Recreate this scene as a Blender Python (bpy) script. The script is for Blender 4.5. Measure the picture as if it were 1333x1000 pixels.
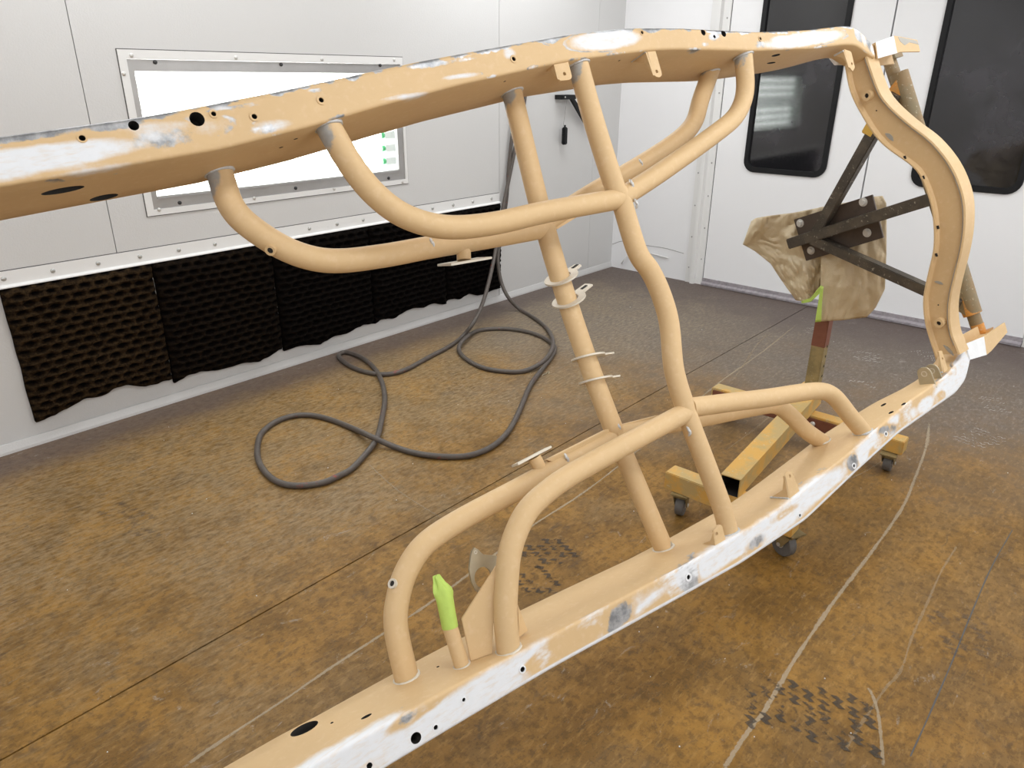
import bpy, bmesh, math, random
import numpy as np
from mathutils import Vector, Matrix, noise
random.seed(7)
D = bpy.data; SC = bpy.context.scene; COL = SC.collection
for o in list(D.objects): D.objects.remove(o, do_unlink=True)

# ------------------------------------------------------------------ camera
F, CX, CY, CAMH = 951.0, 666.5, 500.0, 1.5
def nz(v):
    v = np.array(v, float); return v / np.linalg.norm(v)
_Z = -nz((-13.5, 2259, 951)); _X = nz((907.5, -395, 951.)); _X = nz(_X - _X.dot(_Z) * _Z); _Y = np.cross(_Z, _X)
M = np.array([_X, _Y, _Z]); C = np.array((0, 0, CAMH))
cam = D.objects.new('camera', D.cameras.new('camera')); COL.objects.link(cam)
cam.data.sensor_width = 36; cam.data.lens = F / 1333 * 36; cam.data.clip_start = .05
R = M @ np.diag((1, -1, -1))
mw = Matrix.Identity(4)
for i in range(3):
    for j in range(3): mw[i][j] = R[i][j]
mw.translation = (0, 0, CAMH); cam.matrix_world = mw
SC.camera = cam
# ------------------------------------------------------------------ world, exposure
w = D.worlds.new('world'); SC.world = w; w.use_nodes = True
w.node_tree.nodes['Background'].inputs[0].default_value = (.9, .95, 1, 1)
w.node_tree.nodes['Background'].inputs[1].default_value = .3
SC.view_settings.view_transform = 'Standard'; SC.view_settings.look = 'None'
SC.view_settings.gamma = 1; SC.view_settings.use_curve_mapping = False
SC.view_settings.exposure = 0.0
# room (metres): left wall y=YL, door wall x=XR, opposite wall y=YN, rear wall x=XB
XR, YL, YN, XB, ZC = 5.20, 3.441, -0.95, -2.2, 2.9
CEIL_E, SIDE_E, TUBE_E = 22.0, 8.5, 9.0
def area(name, loc, sx, sy, rot, e, col=(.965, .985, 1)):
    l = D.lights.new(name, 'AREA'); l.shape = 'RECTANGLE'; l.size = sx; l.size_y = sy; l.energy = e; l.color = col
    o = D.objects.new(name, l); COL.objects.link(o); o.location = loc; o.rotation_euler = rot
    o['label'] = 'lamp'; return o
LAMPS = [((x, y), ry) for x in (-.9, 1.4, 3.7) for y, ry in ((2.75, 0), (-.15, 0))]
for k, ((x, y), ry) in enumerate(LAMPS):
    area('ceiling_lamp', (x, y, 2.80), 1.5, .5, (0, 0, 0), CEIL_E * (.75, .95, 1.3)[k // 2])
for k, x in enumerate((-.9, 1.4, 3.7)):
    area('side_lamp', (x, YN + .05, 1.55), 1.45, .6, (math.radians(90), 0, 0), SIDE_E)

# ------------------------------------------------------------------ frames of reference
_u = nz((.324, .943, .10)); _L = np.array((.795, -.315, .518)); _L = nz(_L - _L.dot(_u) * _u); _N = np.cross(_L, _u)
CC = _N.dot(np.array((-.424, .087, 1.5))) * .8
Lw, Uw, Nw = M @ _L, M @ _u, M @ _N          # chassis axes: along, across (downwards), away from the viewer
def S(s, u, n): return Vector(C + Lw * s + Uw * u + Nw * (n + CC))
def sun(P):
    P = np.array(P) - C; return np.array((Lw.dot(P), Uw.dot(P), Nw.dot(P) - CC))
def ray(x, y): return M @ np.array(((x - CX) / F, (y - CY) / F, 1.))
def fr(x, y, n=0):
    r = ray(x, y); return sun(C + r * (CC + n) / Nw.dot(r))
def ps(x, y, s):
    r = ray(x, y); return sun(C + r * s / Lw.dot(r))
def frw(x, y, n=0): return S(*fr(x, y, n))
def psw(x, y, s): return S(*ps(x, y, s))
def pl(x, y, ax, v):
    r = ray(x, y); return Vector(C + r * (v - C[ax]) / r[ax])
LV, UV, NV = Vector(Lw), Vector(Uw), Vector(Nw)

# ------------------------------------------------------------------ materials
def mat(name): 
    m = D.materials.new(name); m.use_nodes = True
    nt = m.node_tree; b = nt.nodes['Principled BSDF']; return m, nt, b
def nd(nt, t, **k):
    n = nt.nodes.new(t)
    for a, v in k.items(): setattr(n, a, v)
    return n
def tex(nt, scale, detail=4, rough=.55, vec=None, dist=0):
    n = nd(nt, 'ShaderNodeTexNoise'); n.inputs['Scale'].default_value = scale; n.inputs['Detail'].default_value = detail
    n.inputs['Roughness'].default_value = rough; n.inputs['Distortion'].default_value = dist
    if vec is None: vec = nd(nt, 'ShaderNodeTexCoord').outputs['Object']
    nt.links.new(vec, n.inputs['Vector']); return n.outputs['Fac']
def mapping(nt, scale=(1, 1, 1), rot=(0, 0, 0)):
    c = nd(nt, 'ShaderNodeTexCoord'); m = nd(nt, 'ShaderNodeMapping')
    m.inputs['Scale'].default_value = scale; m.inputs['Rotation'].default_value = rot
    nt.links.new(c.outputs['Object'], m.inputs['Vector']); return m.outputs[0]
def ss(nt, v, a, b, lo=0., hi=1.):
    n = nd(nt, 'ShaderNodeMapRange', interpolation_type='SMOOTHSTEP'); nt.links.new(v, n.inputs[0])
    n.inputs[1].default_value = a; n.inputs[2].default_value = b; n.inputs[3].default_value = lo; n.inputs[4].default_value = hi
    return n.outputs[0]
def mth(nt, op, a, b=0.):
    n = nd(nt, 'ShaderNodeMath', operation=op)
    for i, v in enumerate((a, b)):
        if hasattr(v, 'links'): nt.links.new(v, n.inputs[i])
        else: n.inputs[i].default_value = v
    return n.outputs[0]
def mix(nt, f, a, b):
    n = nd(nt, 'ShaderNodeMix', data_type='RGBA')
    for i, v in ((0, f), (6, a), (7, b)):
        if hasattr(v, 'links'): nt.links.new(v, n.inputs[i])
        elif i: n.inputs[i].default_value = (*v, 1)
        else: n.inputs[i].default_value = v
    return n.outputs[2]
def bump(nt, b, h, st=.2, d=.01, prev=None):
    n = nd(nt, 'ShaderNodeBump'); n.inputs['Strength'].default_value = st; n.inputs['Distance'].default_value = d
    nt.links.new(h, n.inputs['Height']); nt.links.new(n.outputs[0], b.inputs['Normal']); return n
def simple(name, c, rough=.5, metal=0., var=.12, scale=30, bs=0., spec=.5):
    m, nt, b = mat(name); f = tex(nt, scale)
    col = mix(nt, f, tuple(x * (1 - var) for x in c), tuple(min(1, x * (1 + var)) for x in c))
    nt.links.new(col, b.inputs['Base Color']); b.inputs['Roughness'].default_value = rough; b.inputs['Metallic'].default_value = metal
    b.inputs['Specular IOR Level'].default_value = spec
    if bs: bump(nt, b, tex(nt, scale * 3), bs, .004)
    return m
TAN = (.64, .445, .235)
def tan_material(name, patches=False):
    m, nt, b = mat(name)
    big = tex(nt, 6, 3); fine = tex(nt, 70, 4, vec=mapping(nt, (1, 1, 1)))
    streak = tex(nt, 120, 3, vec=mapping(nt, (.25, 1, 1)))
    c = mix(nt, big, tuple(x * .93 for x in TAN), tuple(min(1, x * 1.07) for x in TAN))
    c = mix(nt, mth(nt, 'MULTIPLY', ss(nt, fine, .5, .75), .18), c, (.80, .62, .42))
    c = mix(nt, mth(nt, 'MULTIPLY', ss(nt, streak, .52, .7), .14), c, (.58, .38, .19))
    b.inputs['Roughness'].default_value = .52; b.inputs['Specular IOR Level'].default_value = .35
    if patches == 'tube':
        af = nd(nt, 'ShaderNodeAttribute', attribute_name='foot').outputs['Fac']; nf = tex(nt, 22, 5, .6)
        gf = ss(nt, mth(nt, 'MULTIPLY', af, mth(nt, 'MULTIPLY', nf, 1.9)), .50, .66)
        c = mix(nt, gf, c, mix(nt, tex(nt, 80, 3), (.26, .25, .23), (.44, .42, .39)))
    elif patches:
        a = nd(nt, 'ShaderNodeAttribute', attribute_name='patch'); sp = nd(nt, 'ShaderNodeSeparateColor')
        nt.links.new(a.outputs['Color'], sp.inputs[0]); lw = patches == 'lower'
        n1 = tex(nt, 34, 6, .65); n2 = tex(nt, 55, 5, .65); n3 = tex(nt, 16, 4, .6); n4 = tex(nt, 9, 4, .6)
        scr = tex(nt, 150, 3, .6, vec=mapping(nt, (.12, 1, 1), (0, .3, 0)))
        wv = mth(nt, 'ADD', sp.outputs[0], mth(nt, 'MULTIPLY', mth(nt, 'SUBTRACT', n1, .5), .55))
        gv = mth(nt, 'ADD', sp.outputs[1], mth(nt, 'MULTIPLY', mth(nt, 'SUBTRACT', n2, .5), .8))
        eo = mth(nt, 'ABSOLUTE', sp.outputs[2]); ei = mth(nt, 'ABSOLUTE', a.outputs['Alpha'])     # distances (x100) to the two edges of the front face
        if lw:
            wv = mth(nt, 'MAXIMUM', wv, mth(nt, 'MULTIPLY', mth(nt, 'SUBTRACT', 1.35, eo), 1.3))  # highlight of the rounded outer corner, painted in as white
            wv = mth(nt, 'MAXIMUM', wv, mth(nt, 'MULTIPLY', nd(nt, 'ShaderNodeAttribute', attribute_name='front').outputs['Fac'], mth(nt, 'MULTIPLY', mth(nt, 'SUBTRACT', n4, .36), mth(nt, 'ADD', 1.2, mth(nt, 'MULTIPLY', scr, 2.4)))))
            gv = mth(nt, 'MAXIMUM', gv, mth(nt, 'MULTIPLY', mth(nt, 'SUBTRACT', mth(nt, 'MULTIPLY', mth(nt, 'SUBTRACT', n4, .42), 3.), ei), 1.3))
        else:
            gv = mth(nt, 'MAXIMUM', gv, mth(nt, 'SUBTRACT', mth(nt, 'ADD', .35, mth(nt, 'MULTIPLY', mth(nt, 'SUBTRACT', n3, .35), 4.5)), mth(nt, 'MULTIPLY', eo, .9)))
            gv = mth(nt, 'MAXIMUM', gv, mth(nt, 'MULTIPLY', mth(nt, 'SUBTRACT', mth(nt, 'MULTIPLY', mth(nt, 'SUBTRACT', n4, .5), 4.), ei), 1.3))
            wv = mth(nt, 'MAXIMUM', wv, mth(nt, 'SUBTRACT', mth(nt, 'MULTIPLY', mth(nt, 'SUBTRACT', n3, .40), 6.), mth(nt, 'MULTIPLY', ei, 2.2)))
        halo = mth(nt, 'SUBTRACT', mth(nt, 'MULTIPLY', ss(nt, n4, .45, .62), .62), mth(nt, 'MULTIPLY', mth(nt, 'ABSOLUTE', mth(nt, 'SUBTRACT', wv, .27)), 1.6))
        gv = mth(nt, 'MAXIMUM', gv, halo)
        gf = ss(nt, gv, .36, .62); wf = ss(nt, wv, .30, .78)
        c = mix(nt, gf, c, mix(nt, ss(nt, n1, .35, .65), (.24, .25, .26), (.50, .50, .51)))
        c = mix(nt, mth(nt, 'MULTIPLY', wf, ss(nt, scr, .25, .55, .72, 1.)), c, mix(nt, n2, (.70, .72, .745), (.80, .81, .83)))
        r = mth(nt, 'SUBTRACT', .52, mth(nt, 'MULTIPLY', gf, .14)); nt.links.new(r, b.inputs['Roughness'])
        nt.links.new(mth(nt, 'MULTIPLY', gf, mth(nt, 'SUBTRACT', .55, mth(nt, 'MULTIPLY', wf, .55))), b.inputs['Metallic'])
    nt.links.new(c, b.inputs['Base Color'])
    bump(nt, b, tex(nt, 180, 3), .04, .002)
    return m
def wall_material(name, c, bs=.25, dirt=.5):
    m, nt, b = mat(name)
    big = tex(nt, 1.6, 4); peel = tex(nt, 140, 2); sc = tex(nt, 14, 6, .7, dist=1.5)
    col = mix(nt, big, tuple(x * .95 for x in c), c)
    col = mix(nt, mth(nt, 'MULTIPLY', ss(nt, sc, .66, .74), .18 * dirt), col, (.35, .34, .33))
    nt.links.new(col, b.inputs['Base Color']); b.inputs['Roughness'].default_value = .38
    bump(nt, b, peel, bs, .003); return m
def floor_material():
    m, nt, b = mat('rusty_steel_floor')
    co = nd(nt, 'ShaderNodeTexCoord').outputs['Object']; sp = nd(nt, 'ShaderNodeSeparateXYZ'); nt.links.new(co, sp.inputs[0])
    n_big = tex(nt, .9, 5, .6); n_mid = tex(nt, 5, 6, .65); n_fine = tex(nt, 38, 6, .7); n_gr = tex(nt, 170, 3, .6)
    st = tex(nt, 75, 6, .7, vec=mapping(nt, (.30, 1, 1), (0, 0, .45))); st2 = tex(nt, 22, 5, .7, vec=mapping(nt, (.45, 1, 1), (0, 0, .9)), dist=1.)
    n_low = tex(nt, 2.3, 6, .6, dist=.6)
    c = mix(nt, ss(nt, n_mid, .35, .68), (.165, .084, .016), (.310, .160, .032))
    c = mix(nt, mth(nt, 'MULTIPLY', ss(nt, n_low, .45, .62), .55), c, (.20, .118, .042))
    c = mix(nt, mth(nt, 'MULTIPLY', ss(nt, n_fine, .48, .60), .45), c, (.080, .046, .018))
    c = mix(nt, mth(nt, 'MULTIPLY', ss(nt, st2, .55, .66), .40), c, (.09, .062, .038))
    c = mix(nt, mth(nt, 'MULTIPLY', ss(nt, st, .50, .66), .42), c, (.38, .22, .07))
    # dusty grey worn area towards the far end, rust nearer: its edge wanders
    g = mth(nt, 'ADD', mth(nt, 'ADD', sp.outputs[0], mth(nt, 'MULTIPLY', sp.outputs[1], .25)), mth(nt, 'MULTIPLY', mth(nt, 'SUBTRACT', n_big, .5), 3.2))
    gf = ss(nt, g, 2.5, 4.7)
    grey = mix(nt, ss(nt, n_fine, .42, .62), (.125, .104, .088), (.205, .178, .152)); grey = mix(nt, mth(nt, 'MULTIPLY', ss(nt, st, .52, .68), .5), grey, (.33, .29, .25))
    c = mix(nt, mth(nt, 'MULTIPLY', gf, .88), c, grey)
    e2 = ss(nt, mth(nt, 'ADD', sp.outputs[1], mth(nt, 'MULTIPLY', mth(nt, 'SUBTRACT', n_low, .5), 3.0)), 1.2, 2.8)
    c = mix(nt, mth(nt, 'MULTIPLY', e2, mth(nt, 'MULTIPLY', ss(nt, st, .36, .62), .50)), c, (.34, .265, .165))
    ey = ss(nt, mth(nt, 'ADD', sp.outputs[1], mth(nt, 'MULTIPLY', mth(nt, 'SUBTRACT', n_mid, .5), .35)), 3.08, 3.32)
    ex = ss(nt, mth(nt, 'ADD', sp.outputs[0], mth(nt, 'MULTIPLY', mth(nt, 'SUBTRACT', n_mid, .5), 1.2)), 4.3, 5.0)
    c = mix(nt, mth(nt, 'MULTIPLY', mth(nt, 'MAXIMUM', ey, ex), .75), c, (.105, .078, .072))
    wsp = tex(nt, 13, 8, .8, vec=mapping(nt, (.5, 1, 1), (0, 0, -.5)), dist=1.6)
    c = mix(nt, mth(nt, 'MULTIPLY', ss(nt, wsp, .60, .68), .55), c, (.36, .33, .29))
    c = mix(nt, mth(nt, 'MULTIPLY', ss(nt, n_gr, .56, .72), .45), c, (.035, .024, .014))
    nt.links.new(c, b.inputs['Base Color'])
    nt.links.new(ss(nt, n_fine, .3, .7, .42, .62), b.inputs['Roughness']); b.inputs['Specular IOR Level'].default_value = .22
    bump(nt, b, mth(nt, 'ADD', n_gr, mth(nt, 'MULTIPLY', n_fine, 1.5)), .22, .004); return m
def mark_material(name, c, cover, scale):
    m, nt, b = mat(name); nt.links.new(mix(nt, tex(nt, 90), c, tuple(x * .7 for x in c)), b.inputs['Base Color'])
    b.inputs['Roughness'].default_value = .7
    a = nd(nt, 'ShaderNodeAttribute', attribute_name='fade')
    v = mth(nt, 'ADD', tex(nt, scale, 5, .7), mth(nt, 'MULTIPLY', a.outputs['Fac'], .35))
    nt.links.new(mth(nt, 'MULTIPLY', ss(nt, v, .60, .76), cover), b.inputs['Alpha']); return m
def foam_material():
    m, nt, b = mat('foam'); a = nd(nt, 'ShaderNodeAttribute', attribute_name='dust')
    sep = nd(nt, 'ShaderNodeSeparateXYZ'); nt.links.new(nd(nt, 'ShaderNodeTexCoord').outputs['Object'], sep.inputs[0])
    c = mix(nt, mth(nt, 'MULTIPLY', a.outputs['Fac'], ss(nt, tex(nt, 70, 3, .7), .35, .65, .35, 1.)), (.0035, .003, .003), (.060, .036, .016))
    nt.links.new(c, b.inputs['Base Color']); b.inputs['Roughness'].default_value = 1; b.inputs['Specular IOR Level'].default_value = .05
    bump(nt, b, tex(nt, 140, 4, .7), .9, .010); return m
def glow(name, c, e):
    m, nt, b = mat(name); b.inputs['Emission Color'].default_value = (*c, 1); b.inputs['Emission Strength'].default_value = e
    b.inputs['Base Color'].default_value = (*c, 1); return m
def clear_pane():
    m, nt, b = mat('clear_pane'); nt.nodes.remove(b)
    g = nd(nt, 'ShaderNodeBsdfGlossy'); g.inputs['Roughness'].default_value = .03; t = nd(nt, 'ShaderNodeBsdfTransparent')
    t.inputs[0].default_value = (.95, .98, .97, 1)
    fz = nd(nt, 'ShaderNodeLayerWeight'); fz.inputs[0].default_value = .3; mx = nd(nt, 'ShaderNodeMixShader')
    nt.links.new(mth(nt, 'ADD', .03, mth(nt, 'MULTIPLY', mth(nt, 'POWER', fz.outputs['Facing'], 3.), .4)), mx.inputs[0]); nt.links.new(t.outputs[0], mx.inputs[1]); nt.links.new(g.outputs[0], mx.inputs[2])
    nt.links.new(mx.outputs[0], nt.nodes['Material Output'].inputs[0]); return m
def dark_pane():
    m, nt, b = mat('dark_pane'); f = tex(nt, 3.2, 4, .6); g = tex(nt, 60, 5, .7)
    nt.links.new(mix(nt, ss(nt, f, .45, .7), (.012, .012, .014), (.030, .028, .034)), b.inputs['Base Color'])
    nt.links.new(ss(nt, g, .4, .8, .05, .12), b.inputs['Roughness']); b.inputs['Specular IOR Level'].default_value = .9; return m

m_tan = tan_material('tan_filler_primer'); m_rail = tan_material('upper_rail_patched_primer', 'upper'); m_tube = tan_material('tan_primer_rubbed_at_feet', 'tube'); m_rail2 = tan_material('lower_rail_patched_primer_glint', 'lower')
m_inside = simple('hole_dark', (.02, .017, .014), .8)
m_white = simple('white_primer', (.80, .81, .82), .5)
m_bare = simple('bare_weld_metal', (.62, .62, .62), .42, .35, .25, 200, .5)
m_zinc = simple('zinc_plate', (.48, .42, .30), .4, .55, .15, 40)
m_lightsteel = simple('pale_sanded_steel', (.66, .60, .50), .45, .2, .12, 60)
m_wall = wall_material('wall_white_left', (.67, .665, .655)); m_wallr = wall_material('wall_white_right', (.90, .90, .91), .18, .3)
m_trim = wall_material('trim_white', (.82, .815, .80), .12, 1.0)
m_gap = simple('dark_joint', (.10, .095, .09), .8)
m_gap_soft = simple('soft_joint', (.34, .33, .32), .7)
m_alu = simple('grey_aluminium', (.42, .41, .40), .35, .6, .15, 12)
m_bolt = simple('pale_bolt', (.66, .65, .62), .35, .5, .1, 200)
m_bolt2 = simple('strip_bolt', (.50, .50, .48), .3, .6, .1, 200)
m_boltd = simple('dark_bolt', (.035, .035, .035), .45)
m_floor = floor_material(); m_foam = foam_material()
m_rubber = simple('black_rubber', (.008, .008, .009), .55, spec=.3)
m_hose = None
m, nt, b = mat('hose_rubber'); m_hose = m
_c = mix(nt, ss(nt, tex(nt, 9, 5, .7), .60, .68), mix(nt, tex(nt, 40), (.060, .049, .041), (.125, .103, .088)), (.26, .045, .03))
nt.links.new(_c, b.inputs['Base Color']); b.inputs['Roughness'].default_value = .5; bump(nt, b, tex(nt, 150), .25, .003)
def worn_paint(name, base, over, scale, lo, hi, metal=.35, rough=.42):
    m, nt, b = mat(name); f = ss(nt, tex(nt, scale, 6, .65), lo, hi); g = tex(nt, 90, 4, .7)
    c = mix(nt, f, base, over); c = mix(nt, mth(nt, 'MULTIPLY', ss(nt, g, .6, .7), .55), c, (.62, .57, .45))
    nt.links.new(c, b.inputs['Base Color']); b.inputs['Metallic'].default_value = metal; b.inputs['Roughness'].default_value = rough
    bump(nt, b, g, .15, .003); return m
m_gold = worn_paint('gold_overspray_steel', (.66, .38, .09), (.50, .36, .15), 9, .42, .6, .08, .5)
m_olive = worn_paint('olive_overspray_steel', (.24, .19, .09), (.34, .26, .12), 12, .4, .6, .25, .5)
m_red = simple('red_brown_paint', (.20, .075, .045), .45, .1, .3, 25)
m_darksteel = worn_paint('dark_bare_steel', (.070, .058, .046), (.115, .095, .070), 14, .35, .65, .35, .45)
m_plate = simple('brown_black_plate', (.095, .072, .058), .38, .4, .3, 30)
m_yellow = simple('yellow_ochre_paint', (.60, .36, .06), .45, 0, .15, 40)
m_orange = worn_paint('orange_rust_paint', (.62, .27, .05), (.45, .26, .10), 16, .45, .6, .1, .5)
m_bronze = worn_paint('bronze_overspray', (.25, .165, .075), (.21, .165, .09), 12, .4, .6, .08, .5)
m_tape = simple('green_masking_tape', (.46, .62, .12), .6, 0, .12, 60, .1)
m_paper = None
m, nt, b = mat('brown_masking_paper'); m_paper = m
nt.links.new(mix(nt, tex(nt, 12, 4), (.50, .39, .24), (.62, .50, .33)), b.inputs['Base Color']); b.inputs['Roughness'].default_value = .36
bump(nt, b, tex(nt, 25, 4, .6, dist=1.), .35, .012)
m_wheel = simple('grey_caster_rubber', (.13, .125, .12), .6, 0, .3, 60)
m_tubelit = glow('lit_fluorescent_tube', (1, 1, .98), TUBE_E)
m_capgreen = simple('green_lamp_end', (.10, .55, .22), .4); m_box = simple('light_box_white', (.9, .9, .9), .5, var=.02)
m_clear = clear_pane(); m_dark = dark_pane()
m_chalk = mark_material('pale_scrape', (.62, .50, .34), .50, 75); m_chalk2 = mark_material('faint_scrape', (.52, .38, .22), .35, 45)
m_tread = mark_material('dark_tread_print', (.060, .052, .042), .62, 34)
m_tread2 = mark_material('faint_tread_print', (.12, .10, .08), .32, 34)
m_print = mark_material('dusty_boot_print', (.62, .58, .52), .75, 70)
m_lampglow = glow('ceiling_lamp_panel', (1, .99, .97), 3.0)

# ------------------------------------------------------------------ mesh helpers
def wloc(o):
    v = Vector((0, 0, 0))
    while o is not None: v += o.location; o = o.parent
    return v
def obj(name, bm, m, parent=None, smooth=False, origin=None, label=None, bevel=0):
    """links a bmesh built in world coordinates as one mesh object"""
    bmesh.ops.recalc_face_normals(bm, faces=bm.faces)
    if bevel:
        bmesh.ops.bevel(bm, geom=[e for e in bm.edges if len(e.link_faces) == 2 and e.calc_face_angle(0) > .5], offset=bevel, segments=2, affect='EDGES', clamp_overlap=True)
    base = wloc(parent) if parent else Vector((0, 0, 0))
    org = Vector(origin) if origin is not None else base
    for v in bm.verts: v.co -= org
    me = D.meshes.new(name); 
    for f in bm.faces: f.smooth = smooth
    bm.to_mesh(me); bm.free()
    ms = m if isinstance(m, (list, tuple)) else [m]
    for x in ms: me.materials.append(x)
    if smooth: me.set_sharp_from_angle(angle=math.radians(40))
    o = D.objects.new(name, me); COL.objects.link(o)
    o.location = org - base if parent else org
    if parent: o.parent = parent
    if label: o['label'] = label
    return o
def thing(name, label, cat, loc=(0, 0, 0), group=None):
    o = D.objects.new(name, None); COL.objects.link(o); o.location = loc; o['label'] = label; o['category'] = cat; o.empty_display_size = .05
    if group: o['group'] = group
    return o
def tag(o, label, cat, group=None):
    o['label'] = label; o['category'] = cat
    if group: o['group'] = group
    return o
def struct(o): o['kind'] = 'structure'; return o
def nb(): return bmesh.new()
def bxo(bm, c, ax, ay, az, sx, sy, sz, mi=0):
    """box centred at c with axes ax, ay, az and full sizes"""
    c = Vector(c); vs = []
    for i in (-.5, .5):
        for j in (-.5, .5):
            for k in (-.5, .5): vs.append(bm.verts.new(c + Vector(ax) * sx * i + Vector(ay) * sy * j + Vector(az) * sz * k))
    for q in ((0, 1, 3, 2), (4, 6, 7, 5), (0, 4, 5, 1), (2, 3, 7, 6), (0, 2, 6, 4), (1, 5, 7, 3)):
        f = bm.faces.new([vs[i] for i in q]); f.material_index = mi
    return bm
def bx(bm, x0, x1, y0, y1, z0, z1, mi=0):
    return bxo(bm, ((x0 + x1) / 2, (y0 + y1) / 2, (z0 + z1) / 2), (1, 0, 0), (0, 1, 0), (0, 0, 1), x1 - x0, y1 - y0, z1 - z0, mi)
def cat(pts, per=8, closed=False):
    """Catmull-Rom through points"""
    P = [Vector(p) for p in pts]; out = []
    n = len(P)
    for i in range(n - 1):
        p0 = P[i - 1] if i else P[0] * 2 - P[1]; p1, p2 = P[i], P[i + 1]; p3 = P[i + 2] if i + 2 < n else P[-1] * 2 - P[-2]
        for k in range(per):
            t = k / per
            out.append(.5 * ((2 * p1) + (p2 - p0) * t + (2 * p0 - 5 * p1 + 4 * p2 - p3) * t * t + (3 * p1 - 3 * p2 + p3 - p0) * t ** 3))
    out.append(P[-1]); return out
def smoothpts(P, it=2):
    for _ in range(it):
        P = [P[0]] + [(P[i - 1] + P[i] * 2 + P[i + 1]) / 4 for i in range(1, len(P) - 1)] + [P[-1]]
    return P
def sweep(bm, pts, r, seg=20, caps=True, mi=0):
    P = [Vector(p) for p in pts]; n = len(P); rs = r if isinstance(r, (list, tuple)) else [r] * n
    t = (P[1] - P[0]).normalized(); a = t.orthogonal().normalized(); rings = []
    for i in range(n):
        tn = (P[min(i + 1, n - 1)] - P[max(i - 1, 0)]).normalized()
        q = t.rotation_difference(tn); a = (q @ a); a = (a - a.dot(tn) * tn).normalized(); t = tn; bb = t.cross(a)
        rings.append([bm.verts.new(P[i] + (a * math.cos(2 * math.pi * k / seg) + bb * math.sin(2 * math.pi * k / seg)) * rs[i]) for k in range(seg)])
    for i in range(n - 1):
        for k in range(seg):
            f = bm.faces.new((rings[i][k], rings[i][(k + 1) % seg], rings[i + 1][(k + 1) % seg], rings[i + 1][k])); f.material_index = mi
    if caps:
        bm.faces.new(rings[0][::-1]).material_index = mi; bm.faces.new(rings[-1]).material_index = mi
    return rings
def cyl(bm, a, b, r, seg=16, r2=None, mi=0): sweep(bm, [a, b], [r, r if r2 is None else r2], seg, True, mi)
def annulus(bm, c, ax, ri, ro, h, seg=24, mi=0):
    """ring (washer/bung) centred c, axis ax, height h"""
    ax = Vector(ax).normalized(); a = ax.orthogonal().normalized(); b_ = ax.cross(a); R_ = []
    for k in range(seg):
        d = a * math.cos(2 * math.pi * k / seg) + b_ * math.sin(2 * math.pi * k / seg)
        R_.append([bm.verts.new(Vector(c) + d * rr + ax * hh) for rr, hh in ((ri, -h / 2), (ro, -h / 2), (ro, h / 2), (ri, h / 2))])
    for k in range(seg):
        for j in range(4):
            f = bm.faces.new((R_[k][j], R_[(k + 1) % seg][j], R_[(k + 1) % seg][(j + 1) % 4], R_[k][(j + 1) % 4])); f.material_index = mi
def prism(bm, pts, d, mi=0):
    """polygon given in 3D extruded by vector d (both caps)"""
    A = [bm.verts.new(Vector(p)) for p in pts]; B = [bm.verts.new(Vector(p) + Vector(d)) for p in pts]; n = len(A)
    bm.faces.new(A[::-1]).material_index = mi; bm.faces.new(B).material_index = mi
    for i in range(n): bm.faces.new((A[i], A[(i + 1) % n], B[(i + 1) % n], B[i])).material_index = mi
def plate_hole(bm, outer, hole, d, mi=0):
    """outer polygon and hole polygon with the same number of points, extruded by d"""
    n = len(outer); d = Vector(d)
    a = [[bm.verts.new(Vector(p) + d * k) for p in L_] for L_ in (outer, hole) for k in (0, 1)]
    o0, o1, h0, h1 = a
    for i in range(n):
        j = (i + 1) % n
        for q in ((o0[i], o0[j], h0[j], h0[i]), (o1[i], h1[i], h1[j], o1[j]), (o0[i], o1[i], o1[j], o0[j]), (h0[i], h0[j], h1[j], h1[i])):
            bm.faces.new(q).material_index = mi
def rrect(w_, h_, r, seg=5):
    pts = []
    for cx_, cy_, a0 in ((w_ / 2 - r, h_ / 2 - r, 0), (-w_ / 2 + r, h_ / 2 - r, 90), (-w_ / 2 + r, -h_ / 2 + r, 180), (w_ / 2 - r, -h_ / 2 + r, 270)):
        for k in range(seg + 1):
            a = math.radians(a0 + 90 * k / seg); pts.append((cx_ + r * math.cos(a), cy_ + r * math.sin(a)))
    return pts
def boolean(o, cutter_bm):
    me = D.meshes.new('cut'); bmesh.ops.recalc_face_normals(cutter_bm, faces=cutter_bm.faces); cutter_bm.to_mesh(me); cutter_bm.free()
    c = D.objects.new('cut', me); COL.objects.link(c); c.location = wloc(o)
    me.materials.append(m_inside)
    md = o.modifiers.new('b', 'BOOLEAN'); md.operation = 'DIFFERENCE'; md.solver = 'EXACT'; md.object = c
    try: md.material_mode = 'TRANSFER'
    except Exception: pass
    bpy.context.view_layer.update()
    dg = bpy.context.evaluated_depsgraph_get(); new = D.meshes.new_from_object(o.evaluated_get(dg))
    o.modifiers.clear(); old = o.data; o.data = new; D.objects.remove(c, do_unlink=True)
    return o

# ================================================================== SETTING
bm = nb(); bx(bm, XB, 1.9, YN, 1.726, -.05, 0); bx(bm, 1.9, XR + .1, YN, 1.726, -.05, 0)
floor = struct(obj('floor', nb_f := bm, m_floor))
bm = nb(); bx(bm, XB, XR + .1, 1.731, YL + .05, -.05, .0004)
obj('floor_sheet', bm, m_floor, floor)
bm = nb(); bx(bm, XB, XR, 1.7258, 1.7312, -.052, -.006); obj('floor_joint', bm, m_gap, floor)
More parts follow.
